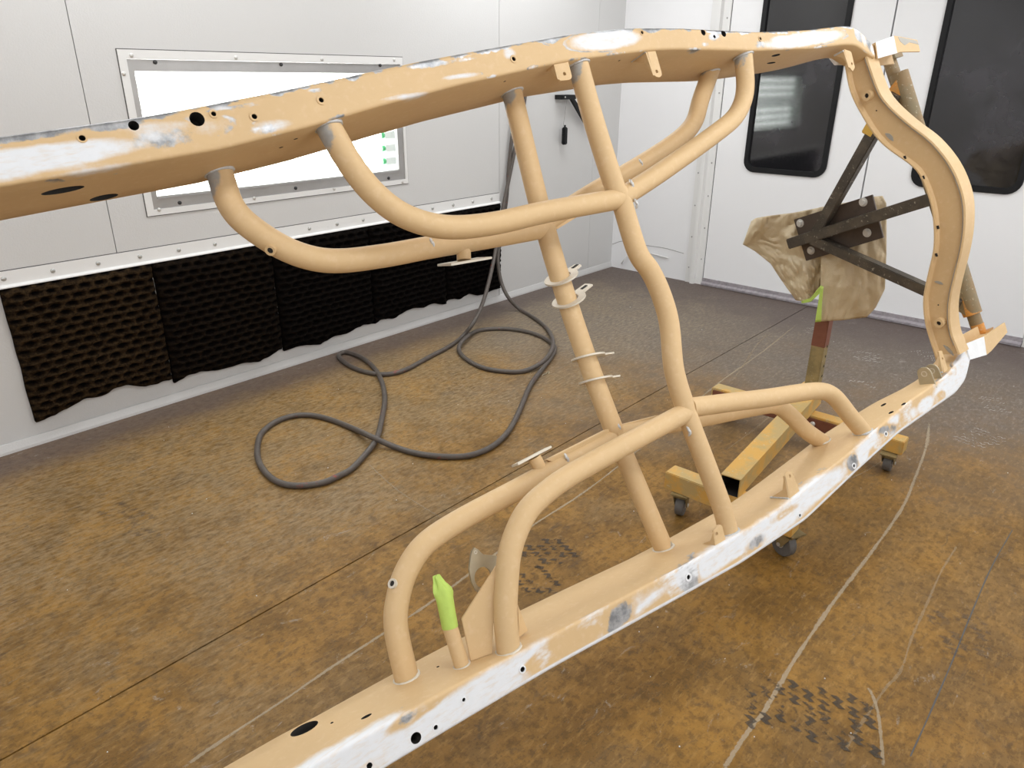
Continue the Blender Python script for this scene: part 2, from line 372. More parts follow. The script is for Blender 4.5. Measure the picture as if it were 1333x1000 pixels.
# ceiling and unseen walls
bm = nb(); bx(bm, XB - .1, XR + .1, YN - .1, YL + .4, ZC, ZC + .08); struct(obj('ceiling', bm, m_wall))
bm = nb(); bx(bm, XB - .1, XR + .1, YN - .1, YN, 0, ZC); struct(obj('wall_near', bm, m_wallr))
bm = nb(); bx(bm, XB - .1, XB, YN, YL, 0, ZC); struct(obj('wall_rear', bm, m_wallr))
# left wall: panels with real joints and an opening for the light window
WX0, WX1, WZ0, WZ1 = 1.449, 2.948, .934, 1.560
wl = None
def wall_piece(bm, x0, x1, z0, z1, y=YL, t=.03): bx(bm, x0, x1, y, y + t, z0, z1)
bm = nb()
bx(bm, XB, WX0 - .004, YL + .03, YL + .06, 0, ZC); bx(bm, WX1 + .004, XR + .1, YL + .03, YL + .06, 0, ZC)
bx(bm, WX0 - .004, WX1 + .004, YL + .03, YL + .06, 0, WZ0 - .004); bx(bm, WX0 - .004, WX1 + .004, YL + .03, YL + .06, WZ1 + .004, ZC)
wl = struct(obj('wall_left', bm, m_gap_soft))
g = .0018
bm = nb(); wall_piece(bm, XB, 1.256 - g, .735, ZC); obj('wall_panel', bm, m_wall, wl)
bm = nb(); wall_piece(bm, 1.256 + g, WX0, .735, ZC); wall_piece(bm, WX1, 3.78 - g, .735, ZC)
wall_piece(bm, WX0, WX1, .735, WZ0); wall_piece(bm, WX0, WX1, WZ1, ZC); bmesh.ops.remove_doubles(bm, verts=bm.verts, dist=1e-5); obj('wall_panel', bm, m_wall, wl)
bm = nb(); wall_piece(bm, 3.78 + g, 4.86 - g * .6, 0, ZC); obj('wall_panel', bm, m_wall, wl)
bm = nb(); wall_piece(bm, 4.86 + g * .6, XR + .1, 0, ZC); obj('wall_panel', bm, m_wall, wl)
bm = nb(); wall_piece(bm, XB, .612 - g, 0, .735); obj('wall_panel', bm, m_wall, wl)
bm = nb(); wall_piece(bm, .612 + g, 3.78 - g, 0, .735, YL + .004); obj('wall_panel', bm, m_wall, wl)
bm = nb(); prism(bm, [(XB, YL, 0), (XB, YL - .012, 0), (XB, YL - .012, .012), (XB, YL - .004, .045), (XB, YL, .045)], (XR - XB, 0, 0))
struct(obj('baseboard_left', bm, m_wall))
# bolted strip over the foam
bm = nb(); prism(bm, [(XB, YL, .766), (XB, YL - .004, .766), (XB, YL - .006, .712), (XB, YL - .02, .704), (XB, YL - .02, .700), (XB, YL, .700)], (3.776 - XB, 0, 0))
strip = struct(obj('trim_1', bm, m_trim))
bm = nb(); bx(bm, XB, 3.776, YL - .0015, YL, .766, .7695); obj('shadow_gap', bm, m_gap, strip)
def bolt_mesh(r, h, m_):
    bm = nb(); sweep(bm, [(0, 0, 0), (0, -h * .5, 0), (0, -h, 0)], [r, r * .95, r * .5], 10); return bm
def put_bolts(lst, r, h, m_, parent, name='bolt', axis='y'):
    """bolts share one mesh; the first is built, the rest copied"""
    first = None
    for p in lst:
        if first is None:
            bm = nb()
            d = Vector((0, -1, 0)) if axis == 'y' else (Vector((-1, 0, 0)) if axis == 'x' else Vector(axis))
            sweep(bm, [d * -.002, d * h * .45, d * h * .8, d * h], [r, r, r * .8, r * .35], 10)
            first = obj(name, bm, m_, None, True); first.parent = parent; o = first
        else:
            o = first.copy(); COL.objects.link(o); o.parent = parent
        o.location = Vector(p) - wloc(parent)
put_bolts([(.807 + .1805 * k, YL - .004, .737) for k in range(-3, 17)], .0100, .007, m_bolt2, strip)
# light window
win = struct(obj('window_1', (lambda bm: (plate_hole(bm, [(1.416, YL - .005, .908), (2.966, YL - .005, .908), (2.966, YL - .005, 1.596), (1.416, YL - .005, 1.596)],
     [(WX0, YL - .005, WZ0), (WX1, YL - .005, WZ0), (WX1, YL - .005, WZ1), (WX0, YL - .005, WZ1)], (0, .005, 0)), bm)[1])(nb()), m_trim))
GX0, GX1, GZ0, GZ1 = 1.476, 2.905, .990, 1.512
bm = nb(); plate_hole(bm, [(WX0 + .001, YL + .002, WZ0 + .001), (WX1 - .001, YL + .002, WZ0 + .001), (WX1 - .001, YL + .002, WZ1 - .001), (WX0 + .001, YL + .002, WZ1 - .001)],
     [(GX0, YL + .002, GZ0), (GX1, YL + .002, GZ0), (GX1, YL + .002, GZ1), (GX0, YL + .002, GZ1)], (0, .02, 0))
wf = obj('window_frame', bm, m_alu, win)
bm = nb(); plate_hole(bm, [(1.4125, YL - .002, .9045), (2.9695, YL - .002, .9045), (2.9695, YL - .002, 1.5995), (1.4125, YL - .002, 1.5995)], [(1.42, YL - .002, .912), (2.96, YL - .002, .912), (2.96, YL - .002, 1.592), (1.42, YL - .002, 1.592)], (0, .002, 0)); obj('dark_gap_line', bm, m_gap, win)  # thin dark line drawn for the gap around the outer frame
bm = nb()
for z in (GZ0 - .012,): bx(bm, GX0, GX1, YL - .001, YL + .003, z, z + .006)
obj('gasket_strip', bm, m_gap_soft, win)
bm = nb(); bx(bm, GX0 - .01, GX1 + .01, YL + .012, YL + .016, GZ0 - .01, GZ1 + .01); obj('window_pane', bm, m_clear, win)
bm = nb()                                                     # open-fronted lamp box behind the pane
y0, y1 = YL + .0605, YL + .26
bx(bm, WX0 - .03, WX1 + .03, y1, y1 + .01, WZ0 - .03, WZ1 + .03); bx(bm, WX0 - .03, WX1 + .03, y0, y1, WZ0 - .04, WZ0 - .03); bx(bm, WX0 - .03, WX1 + .03, y0, y1, WZ1 + .03, WZ1 + .04)
bx(bm, WX0 - .04, WX0 - .03, y0, y1, WZ0 - .04, WZ1 + .04); bx(bm, WX1 + .03, WX1 + .04, y0, y1, WZ0 - .04, WZ1 + .04)
obj('lamp_box', bm, m_box, win)
yt = YL + .11
tz = [1.481, 1.407, 1.334, 1.178, 1.105, 1.032]
for z in tz:
    t = thing('fluorescent_tube', '', 'lamp', (2.17, yt, z), 'fluorescent tubes behind the light window')
    nm = ['topmost', 'second from the top', 'third from the top', 'third from the bottom', 'second from the bottom', 'lowest'][tz.index(z)]
    t['label'] = 'lit white fluorescent tube with green ends behind the wall window, ' + nm
    bm = nb(); cyl(bm, (1.50, yt, z), (2.865, yt, z), .0155, 12); obj('glass_tube', bm, m_tubelit, t, True)
    for xa, xb in ((1.475, 1.50), (2.865, 2.89)):
        bm = nb(); cyl(bm, (xa, yt, z), (xb, yt, z), .017, 12); obj('tube_end', bm, m_capgreen, t, True)
    for xa, xb in ((1.42, 1.475), (2.89, 2.975)):
        bm = nb(); bx(bm, xa, xb, yt - .016, yt + .02, z - .02, z + .02); obj('lamp_holder', bm, m_box, t)
Wb = lambda l, y: [pl(a, b_, 1, y) for a, b_ in l]
put_bolts(Wb([(171, 72), (307, 75), (419, 77), (513, 78), (161, 96), (207, 273), (331, 258), (435, 246), (524, 237)], YL - .005), .0085, .004, m_bolt, win)
put_bolts(Wb([(202, 81), (366, 84), (495, 85), (234, 264), (385, 245), (506, 232)], YL), .009, .004, m_boltd, win)
# right wall with a double door
rw = nb(); bx(rw, XR + .035, XR + .09, YN, YL + .1, 0, ZC)
wr = struct(obj('wall_right', rw, m_gap))
bm = nb(); bx(bm, XR, XR + .036, 2.72, YL + .003, 0, ZC); obj('wall_panel', bm, m_wallr, wr)
bm = nb(); bx(bm, XR, XR + .036, YN, .43, 0, ZC); obj('wall_panel', bm, m_wallr, wr)
bm = nb(); bx(bm, XR, XR + .036, .43, 2.72, 2.35, ZC); obj('wall_panel', bm, m_wallr, wr)
bm = nb()
prism(bm, [(XR, 2.722, 0), (XR - .014, 2.722, 0), (XR - .014, 2.675, 0), (XR - .040, 2.668, 0), (XR - .040, 2.640, 0), (XR - .012, 2.632, 0), (XR - .012, 2.578, 0), (XR, 2.578, 0)], (0, 0, 2.36))
post = struct(obj('trim_2', bm, m_trim))
put_bolts([(XR - .014, 2.70, .12 + .24 * k) for k in range(9)] + [(XR - .012, 2.60, .2 + .24 * k) for k in range(8)], .006, .004, m_alu, post, axis='x')
def door(n_, ya, yb, wy0, wy1, wz0=.885):
    ym, zt = (wy0 + wy1) / 2, 2.05; cz = (wz0 + zt) / 2
    W_, H_ = wy1 - wy0, zt - wz0
    outer = rrect(W_, H_, .075, 6); N_ = len(outer)
    def ring(pts, x): return [(x, ym + p[0], cz + p[1]) for p in pts]
    # leaf with a rounded opening: the outer rectangle sampled to match the opening's points
    rect = []
    for p in outer:
        y = ym + p[0]; z = cz + p[1]; dy, dz = y - ym, z - cz
        k = min(((yb - ym) if dy > 0 else (ya - ym)) / dy if abs(dy) > 1e-9 else 1e9, ((2.345 - cz) if dz > 0 else (.035 - cz)) / dz if abs(dz) > 1e-9 else 1e9)
        rect.append([XR, ym + dy * k, cz + dz * k])
    for (yy, zz) in ((yb, 2.345), (ya, 2.345), (ya, .035), (yb, .035)):
        i = min(range(N_), key=lambda i: (rect[i][1] - yy) ** 2 + (rect[i][2] - zz) ** 2); rect[i] = [XR, yy, zz]
    bm = nb(); plate_hole(bm, rect, ring(outer, XR), (.036, 0, 0)); d = struct(obj('door_%d' % n_, bm, m_wallr))
    bm = nb(); plate_hole(bm, ring(rrect(W_ + .012, H_ + .012, .08, 6), XR - .014), ring(rrect(W_ - .058, H_ - .058, .052, 6), XR - .014), (.03, 0, 0))
    ga = obj('window_gasket', bm, m_rubber, d, True, bevel=.003)
    bm = nb(); prism(bm, ring(rrect(W_ - .04, H_ - .04, .05, 6), XR + .002), (.006, 0, 0)); obj('window_pane', bm, m_dark, d)
    bm = nb(); prism(bm, [(XR, ya, 0.004), (XR - .03, ya, .004), (XR - .03, ya, .018), (XR - .012, ya, .03), (XR - .010, ya, .055), (XR, ya, .055)], (0, yb - ya, 0))
    obj('door_sweep', bm, simple('lilac_grey_sweep', (.34, .31, .33), .5, .2, .5, 40), d)
    return d
door(1, 1.524, 2.574, 1.775, 2.348); door(2, .44, 1.514, .655, 1.240)
bm = nb(); bx(bm, XR - .006, XR, .40, .437, 0, 2.36); struct(obj('trim_3', bm, m_trim))

# ------------------------------------------------------------------ foam panels
fx = [.779, 1.389, 2.004, 2.633, 3.238, 3.776]
flab = ['black egg-crate foam panel at the left end, dusted brown, loose drooping bottom edge', 'black egg-crate foam panel second from the left, below the window\'s left end',
        'black egg-crate foam panel in the middle, behind the dipping tube bend', 'black egg-crate foam panel fourth from the left, behind the curved tubes', 'black egg-crate foam panel at the right end beside the hanging hose']
for k in range(5):
    x0, x1 = fx[k] + .003, fx[k + 1] - .003; nx, nzz = 72, 66
    bm = nb(); G = []; dl = bm.verts.layers.float.new('dust')
    for j in range(nzz + 1):
        row = []
        for i in range(nx + 1):
            a, b_ = i / nx, j / nzz
            zb = .108 + .022 * math.sin(a * 3.1 + k * 2.0) * a * (1 - a) * 4 - .008 * math.sin(a * 17 + k) + .010 * noise.noise(Vector((a * 6, k, 0)))
            if k == 0: zb += .045 * math.sin(a * math.pi * .9) * .5
            x = x0 + (x1 - x0) * a + .004 * noise.noise(Vector((b_ * 5, a * 3, k + .5))); z = zb + (.699 - zb) * b_
            zj = z + .006 * noise.noise(Vector((x * 9, z * 9, k + .3))); xj = x + .010 * noise.noise(Vector((x * 8, z * 8, k + 7.3)))
            ph = zj / .034; col = (xj + (.032 if int(math.floor(ph)) % 2 else 0)) / .064
            fxx = (col % 1 - .5) * 2; fz_ = (ph % 1 - .5) * 2
            pit = max(0, 1 - math.sqrt(fxx * fxx * 1.1 + fz_ * fz_ * 1.6)); edge = min(1, min(a, 1 - a, b_, 1 - b_) * 14)
            h = (.046 - .034 * pit ** .8) * (.35 + .65 * edge ** .5) + .006 * noise.noise(Vector((x * 7, z * 7, k)))
            v = bm.verts.new((x, YL - max(.003, h), z)); v[dl] = max(0, min(1, (1 - pit * 2.0) * [.85, .22, .08, .06, .05][k] * (1 if a < .8 else .8))); row.append(v)
        G.append(row)
    for j in range(nzz):
        for i in range(nx): bm.faces.new((G[j][i], G[j][i + 1], G[j + 1][i + 1], G[j + 1][i]))
    # side skirts back to the wall
    rim = [G[0][i] for i in range(nx + 1)] + [G[j][nx] for j in range(1, nzz + 1)] + [G[nzz][i] for i in range(nx - 1, -1, -1)] + [G[j][0] for j in range(nzz - 1, 0, -1)]
    bk = [bm.verts.new((v.co.x, YL + .003, v.co.z)) for v in rim]; n_ = len(rim)
    for i in range(n_): bm.faces.new((rim[i], rim[(i + 1) % n_], bk[(i + 1) % n_], bk[i]))
    bm.faces.new(bk)
    tag(obj('acoustic_foam_panel', bm, m_foam, None, True, origin=(x0, YL, .1)), flab[k], 'foam panel', 'foam panels along the left wall')

# ------------------------------------------------------------------ ceiling lamps and side light boxes (out of frame)
for k, ((x, y), ry) in enumerate(LAMPS):
    bm = nb(); bx(bm, x - .80, x + .80, y - .30, y + .30, 2.815, 2.899)
    tag(obj('ceiling_light', bm, m_trim), 'white flat ceiling light housing, %s row, %s' % ('left wall' if y > 1 else 'near wall', ['rear of the booth', 'middle of the booth', 'door end'][k // 2]), 'light', 'ceiling lights')
for x in (-.9, 1.4, 3.7):
    bm = nb(); plate_hole(bm, [(x - .78, YN, 1.2), (x + .78, YN, 1.2), (x + .78, YN, 1.9), (x - .78, YN, 1.9)], [(x - .73, YN, 1.25), (x + .73, YN, 1.25), (x + .73, YN, 1.85), (x - .73, YN, 1.85)], (0, .03, 0))
    tag(obj('wall_light', bm, m_trim), 'white framed light box on the wall behind the camera, ' + ('rear end' if x < 0 else 'middle' if x < 2 else 'door end'), 'light', 'wall light boxes')
print('SETTING OK')

# ================================================================== CHASSIS
T = lambda rows: (np.array([r[0] for r in rows]), np.array([r[1] for r in rows]))
UO = T([(-.4, -.450), (.075, -.454), (.245, -.455), (.339, -.459), (.479, -.468), (.597, -.477), (.761, -.490), (.947, -.501), (1.145, -.511), (1.325, -.512), (1.495, -.499), (1.779, -.467), (2.006, -.455), (2.185, -.454), (2.238, -.447), (2.274, -.419), (2.309, -.384)])
UI = T([(-.4, -.383), (.05, -.385), (.184, -.386), (.362, -.388), (.521, -.402), (.662, -.419), (.846, -.437), (1.121, -.455), (1.377, -.455), (1.472, -.449), (1.757, -.419), (2.017, -.402), (2.162, -.400), (2.225, -.393), (2.263, -.365), (2.309, -.344)])
LO = T([(-.4, .645), (.256, .658), (.401, .667), (.534, .676), (.626, .683), (.775, .698), (.988, .719), (1.161, .735), (1.416, .742), (1.667, .714), (1.891, .693), (2.116, .692), (2.232, .692), (2.305, .675), (2.366, .624)])
LI = T([(-.4, .570), (.138, .579), (.235, .586), (.437, .602), (.558, .614), (.625, .621), (.801, .637), (.98, .655), (1.127, .664), (1.316, .673), (1.415, .670), (1.694, .653), (1.766, .644), (1.998, .627), (2.199, .626), (2.321, .602), (2.366, .566)])
NBU = T([(-.4, .17), (.2, .165), (.4, .17), (.6, .188), (1.0, .19), (1.4, .19), (1.7, .186), (1.8, .178), (1.95, .158), (2.08, .130), (2.2, .088), (2.37, .078)])
NBL = T([(-.4, .17), (.2, .165), (.35, .177), (.5, .188), (.8, .178), (1.1, .168), (1.5, .163), (1.7, .162), (1.8, .150), (1.95, .124), (2.1, .093), (2.2, .086), (2.37, .078)])
def ip(tb, s):
    x, y = tb; h = .02; return float(np.mean([np.interp(s + d, x, y) for d in (-h, -h / 2, 0, h / 2, h)])) if s < x[-1] - h else float(np.interp(s, x, y))
ch = thing('car_chassis_frame', 'large tan and white primed car chassis frame held on its side by a wheeled stand', 'car frame', S(1.2, .115, .09))
def rail(name, uo, ui, nbk, s0, s1, holes, pits, paint):
    st = np.arange(s0, s1 + 1e-6, .010); rings = []; bm = nb(); r = .006
    for s in st:
        a, b_, n1 = ip(uo, s), ip(ui, s), ip(nbk, s); sg = 1 if a > b_ else -1
        w_ = abs(a - b_); P = []
        k = 11                                       # front face, outer edge to inner edge
        for i in range(k + 1): P.append((a - sg * (r + (w_ - 2 * r) * i / k), 0))
        for q in (30, 60): P.append((b_ + sg * (r - r * math.sin(math.radians(q))), r - r * math.cos(math.radians(q))))
        for i in range(5): P.append((b_, r + (n1 - 2 * r) * i / 4))
        for q in (45,): P.append((b_ + sg * (r - r * math.cos(math.radians(q))), n1 - r + r * math.sin(math.radians(q))))
        for i in range(3): P.append((b_ + sg * (r + (w_ - 2 * r) * i / 2), n1))
        for q in (45,): P.append((a - sg * (r - r * math.sin(math.radians(q))), n1 - r + r * math.cos(math.radians(q))))
        for i in range(3): P.append((a, n1 - r - (n1 - 2 * r) * i / 2))
        for q in (30, 60): P.append((a - sg * (r - r * math.cos(math.radians(q))), r - r * math.sin(math.radians(q))))
        rings.append([bm.verts.new(S(s, p[0], p[1])) for p in P])
    m_ = len(rings[0])
    for i in range(len(rings) - 1):
        for k in range(m_): bm.faces.new((rings[i][k], rings[i][(k + 1) % m_], rings[i + 1][(k + 1) % m_], rings[i + 1][k]))
    bm.faces.new(rings[0][::-1]); bm.faces.new(rings[-1])
    o = obj(name, bm, [m_rail if name == 'upper_rail' else m_rail2, m_inside], ch, True)
    cb = nb(); base = wloc(ch)
    for x, y, rp in holes:
        p = frw(x, y, 0); d = float(Nw.dot(np.array(p) - C)) ; z = (np.array(p) - C).dot(M[:, 2]); rr = rp * z / F
        cyl(cb, p - NV * .01, p + NV * .035, rr, 16)
    for sx, ux, nx, rs, rn in pits:                   # oval openings in the inner face (s, n half-sizes)
        c0 = S(sx, ux, nx); ring = [(c0 + LV * rs * math.cos(t) + NV * rn * math.sin(t)) for t in np.linspace(0, 2 * math.pi, 20, endpoint=False)]
        sg = 1 if ip(uo, sx) > ip(ui, sx) else -1
        prism(cb, [p - UV * sg * .02 for p in ring], UV * sg * .055)
    for v in cb.verts: v.co -= base
    boolean(o, cb)
    me = o.data
    for p_ in me.polygons: p_.use_smooth = True
    me.set_sharp_from_angle(angle=math.radians(40))
    me.attributes.new('front', 'FLOAT', 'POINT'); me.color_attributes.new('patch', 'FLOAT_COLOR', 'POINT')
    at, ft = me.attributes['patch'], me.attributes['front']
    blobs = []
    for x, y, rx, ry, t, st_ in paint:
        q = fr(x, y, 0); z = (np.array(S(*q)) - C).dot(M[:, 2])
        blobs.append((q[0], q[1], rx * z / F / .62, ry * z / F, t, st_))
    for i, v in enumerate(me.vertices):
        q = sun(np.array(v.co + base)); wv = gv = 0.
        s, u, n = q
        if n < .012:
            for bs, bu, rs, ru, t, st_ in blobs:
                e = ((s - bs) / rs) ** 2 + ((u - bu) / ru) ** 2
                if e < 2.2:
                    f_ = max(0, 1 - .5 * e) * st_
                    if t == 'w': wv = max(wv, f_)
                    elif t == 'g': gv = max(gv, f_)
                    elif t == 'G': gv = max(gv, f_); wv = wv * max(0, 1 - f_)
                    else: wv = wv * max(0, 1 - 1.1 * f_)
        eo, ei = abs(u - ip(uo, s)), abs(u - ip(ui, s))
        ft.data[i].value = 1. if n < .0045 else 0.
        at.data[i].color = (wv, gv, (eo + n) * 100, (ei + n) * 100)
    return o
HU = [(107, 180, 4.5), (174, 163.5, 6.5), (256.5, 155, 9.5), (278, 148.5, 3.5), (331, 152, 4.0), (418, 130.5, 3.8), (668.5, 77, 3.3), (835.5, 42.5, 2.8), (915.5, 42, 4.2), (930, 47.5, 2.3), (942, 43.5, 4.5), (989.5, 50.5, 2.5)]
PU = [(40, 208, 85, 17, 'w', 1.1), (5, 225, 30, 12, 'w', .8), (20, 178, 60, 8, 'g', .75), (60, 170, 60, 6, 'g', .8), (150, 163, 25, 7, 'g', .8), (205, 172, 28, 16, 'w', .62), (215, 180, 30, 14, 'g', .62), (190, 165, 25, 8, 'w', .6), (225, 165, 18, 7, 'w', .55),
      (275, 165, 22, 13, 'w', .48), (355, 163, 18, 9, 'w', .62), (345, 168, 20, 8, 'g', .6), (410, 118, 8, 4, 'g', .7), (300, 140, 25, 4, 'g', .7), (560, 84, 25, 5, 'g', .7), (600, 78, 20, 4, 'g', .6), (663, 70, 7, 8, 'w', .75), (716, 53, 8, 6, 'w', .62), (716, 50, 9, 5, 'g', .7),
      (790, 52, 36, 12, 'w', 1.15), (850, 37, 20, 3, 'g', .7), (775, 40, 20, 3, 'g', .6), (931, 48, 10, 7, 'g', .66), (1049, 51, 52, 8.5, 'w', 1.15), (1015, 52, 14, 6, 'w', .9), (990, 58, 8, 6, 'g', .65), (905, 65, 10, 3, 'g', .7), (918, 58, 6, 4, 'g', .6), (1117, 44, 5, 14, 'g', .8), (1131, 56, 5, 12, 'g', .75), (1124, 50, 4, 14, 'w', .7), (1136, 64, 4, 8, 'w', .8),
      (600, 99, 20, 4, 'w', .7), (530, 125, 25, 4, 'w', .7), (125, 220, 40, 5, 'w', .6)]
HL = [(481, 997, 4), (541.5, 961, 7.5), (567, 947, 3.6), (603.5, 911, 3), (680, 871.5, 4), (896, 751.5, 3.6), (1041, 671, 2.5), (1111.5, 606.5, 2.8), (1153, 565, 2.5)]
PLW = [(430, 990, 60, 20, 'w', 1), (600, 920, 90, 22, 'w', 1.1), (480, 970, 60, 22, 'w', 1.1), (680, 872, 50, 20, 'w', 1.1), (728, 850, 22, 10, 'w', .6), (815, 800, 55, 18, 'w', .62), (850, 780, 30, 8, 'w', .9), (935, 725, 45, 16, 'w', 1.1), (1000, 690, 60, 16, 'w', 1.1), (1060, 640, 45, 14, 'w', 1.1), (1120, 595, 28, 12, 'w', 1.), (1130, 580, 22, 10, 'w', .9),
       (1165, 548, 14, 8, 'w', .8), (1185, 540, 14, 8, 'w', .8), (1205, 527, 14, 9, 'w', 1), (1235, 505, 24, 14, 'w', 1.2), (1255, 478, 12, 20, 'w', 1.3), (1200, 545, 20, 5, 'w', .9),
       (545, 925, 22, 8, 't', .75), (520, 945, 20, 8, 't', .5), (690, 865, 14, 5, 't', .3), (735, 842, 38, 16, 't', 1.), (750, 825, 40, 10, 't', .9), (960, 735, 26, 7, 't', .8), (870, 778, 25, 12, 't', .5), (1090, 640, 20, 7, 't', .7), (1020, 670, 20, 5, 't', .6), (1225, 515, 8, 6, 't', .8), (1140, 590, 10, 9, 't', .8), (1178, 545, 8, 9, 't', .6),
       (530, 935, 18, 7, 'g', .6), (545, 965, 14, 16, 'g', .45), (520, 985, 14, 8, 'g', .5), (808, 800, 14, 14, 'G', .8), (896, 752, 12, 20, 'G', .9), (800, 815, 10, 8, 'G', .8), (985, 705, 14, 8, 'G', .7), (1110, 603, 8, 12, 'G', .85), (1150, 560, 10, 6, 'G', .7), (1162, 560, 8, 8, 'G', .6)]
q82, q135 = fr(82, 248, .10), fr(135, 260, .10)
def onface(x, y, ui, N_):                              # the inner-face point (s, n) seen at a pixel
    best = min(np.arange(0, .22, .001), key=lambda n: abs(np.interp(fr(x, y, n)[0], ui[0], ui[1]) - fr(x, y, n)[1])); q = fr(x, y, best); return q[0], ip(ui, q[0]), float(best)
def pit(x, y, ui, rs, rn):
    s, u, n = onface(x, y, ui, 0); return (s, u, min(n, ip(NBU if ui is UI else NBL, s) - rn - .010), rs, rn)
rU = rail('upper_rail', UO, UI, NBU, -.40, 2.309, HU, [pit(82, 248, UI, .030, .013), pit(135, 260, UI, .022, .014), pit(385, 181, UI, .004, .003), pit(366, 192, UI, .004, .003), pit(1010, 72, UI, .016, .008), pit(1004, 82, UI, .018, .006), pit(657, 106, UI, .003, .003), pit(806, 79, UI, .003, .003)], PU)
rL = rail('lower_rail', LO, LI, NBL, -.15, 2.366, HL, [pit(393, 945, LI, .025, .019), pit(477, 933, LI, .010, .005), pit(432, 941, LI, .003, .003), pit(570, 868, LI, .003, .003), pit(1150, 527, LI, .012, .006), pit(1160, 537, LI, .010, .006), pit(1176, 526, LI, .010, .005)], PLW)
print('RAILS OK')
# threaded bungs set into the holes
for x, y, ri, ro, h in [(107, 180, 4.0, 6.2, 1), (278, 148.5, 3.2, 5.6, 1), (331, 152, 3.6, 6.3, 1), (418, 130.5, 3.4, 6.2, 1), (668.5, 77, 3.0, 5.2, 1), (835.5, 42.5, 2.4, 3.6, 1), (989.5, 50.5, 2.2, 3.6, 1),
                        (680, 871.5, 3.6, 5.2, 2), (896, 751.5, 3.2, 5.6, 2), (1111.5, 606.5, 2.4, 4.0, 2), (1153, 565, 2.2, 3.6, 2), (567, 947, 3.2, 4.6, 2), (603.5, 911, 2.6, 3.8, 2), (1041, 671, 2.2, 3.2, 2)]:
    p = frw(x, y, 0); z = (np.array(p) - C).dot(M[:, 2]) / F
    bm = nb(); annulus(bm, p - NV * .0002, NV, ri * z, ro * z, .0026, 20); obj('threaded_bung', bm, m_tan if h == 1 else m_white, ch, True)

TR = .0232
def tube(name, path, a_ext=.012, b_ext=.012, r=TR, m_=m_tan, per=8, sm=3):
    P = smoothpts(cat(path, per), sm)
    if a_ext: P = [P[0] + (P[0] - P[1]).normalized() * a_ext] + P
    if b_ext: P = P + [P[-1] + (P[-1] - P[-2]).normalized() * b_ext]
    bm = nb(); rg = sweep(bm, P, r, 24); fl_ = bm.verts.layers.float.new('foot'); bm.verts.ensure_lookup_table()
    for i, p in enumerate(P):
        d = min((p - P[0]).length if a_ext else 9, (p - P[-1]).length if b_ext else 9)
        up_ = sun(p)[1] < .1
        for k in range(24):
            q = bm.verts[i * 24 + k]; rd = (q.co - p).normalized()
            bm.verts[i * 24 + k][fl_] = max(0., 1.1 - d / .085) * ((.42 + .75 * max(0, rd.dot(-LV))) if up_ else (.48 + .25 * max(0, rd.dot(LV))))
    return obj(name, bm, m_tube, ch, True)
def foot(x, y, ui): s, u, n = onface(x, y, ui, 0); return S(s, u, n), n
def pp(l, n): return [frw(x, y, n) for x, y in l]
NF, NK = .030, .128
feet = {}
def F_(x, y, ui, n, key):
    s, u, nn = onface(x, y, ui, 0); print('foot', key, 'n=%.3f' % nn); nn = n if n is not None else nn
    # the point of the inner face at that s with the layer's own n
    p = S(s, u, nn); feet[key] = p; return p
# front layer
tube('front_crossmember', [F_(753, 84, UI, NF, 'D')] + pp([(772, 155), (800, 243), (808, 258), (829, 327), (846, 352), (860, 382), (871, 420), (876, 473), (882, 500), (890, 525), (898, 550), (938, 655)], NF) + [F_(950, 693, LI, NF, 'D2')])
tube('bent_tube', [F_(426, 166, UI, NF, 'B')] + pp([(457, 215), (490, 255), (530, 283), (582, 296), (643, 291), (710, 276), (806, 259)], NF), b_ext=0)
tube('bent_tube', pp([(808, 258), (850, 231), (885, 207), (935, 171), (959, 149), (970, 118)], NF) + [F_(971, 71, UI, NF, 'E')], a_ext=0)
tube('bent_tube', [F_(658, 844, LI, NF, 'B2')] + pp([(658, 800), (660, 752), (664, 718), (675, 686), (689, 662), (711, 641), (742, 619), (812, 580), (893, 537)], NF), b_ext=0)
tube('bent_tube', pp([(897, 531), (950, 524), (1000, 518), (1060, 509), (1084, 515), (1105, 540)], NF) + [F_(1122, 562, LI, NF, 'E2')], a_ext=0)
# rear layer
tube('rear_crossmember', [F_(653, 131, UI, NK, 'C')] + pp([(716, 320), (782, 517)], NK) + [F_(847, 711, LI, NK, 'C2')])
tube('bent_tube', [F_(280, 235, UI, NK, 'A')] + pp([(303, 272), (338, 304), (385, 330), (435, 340), (500, 333), (560, 322), (640, 309), (708, 297)], NK), b_ext=0)
tube('bent_tube', pp([(710, 291), (770, 252), (830, 217), (880, 184), (903, 160), (912, 130)], NK) + [F_(916, 100, UI, NK, 'G')], a_ext=0)
tube('bent_tube', [F_(515, 873, LI, NK, 'A2')] + pp([(515, 815), (520, 770), (533, 736), (557, 705), (605, 674), (665, 642), (720, 612), (797, 572)], NK), b_ext=0)
tube('bent_tube', pp([(797, 568), (860, 554), (925, 542), (985, 530), (1010, 528), (1029, 541), (1048, 560)], NK) + [F_(1063, 575, LI, NK, 'G2')], a_ext=0)
# flat gusset skins between overlapping rear tubes
def gus(pts, n, th=.006, m_=m_tan, name='gusset'):
    bm = nb(); prism(bm, pp(pts, n), NV * th); return obj(name, bm, m_, ch)
gus([(709, 296), (726, 298), (828, 236), (890, 192), (890, 172), (827, 211)], NK - .012, .012)
gus([(712, 599), (797, 556), (856, 541), (908, 535), (905, 552), (800, 585), (735, 605)], NK - .010, .012)
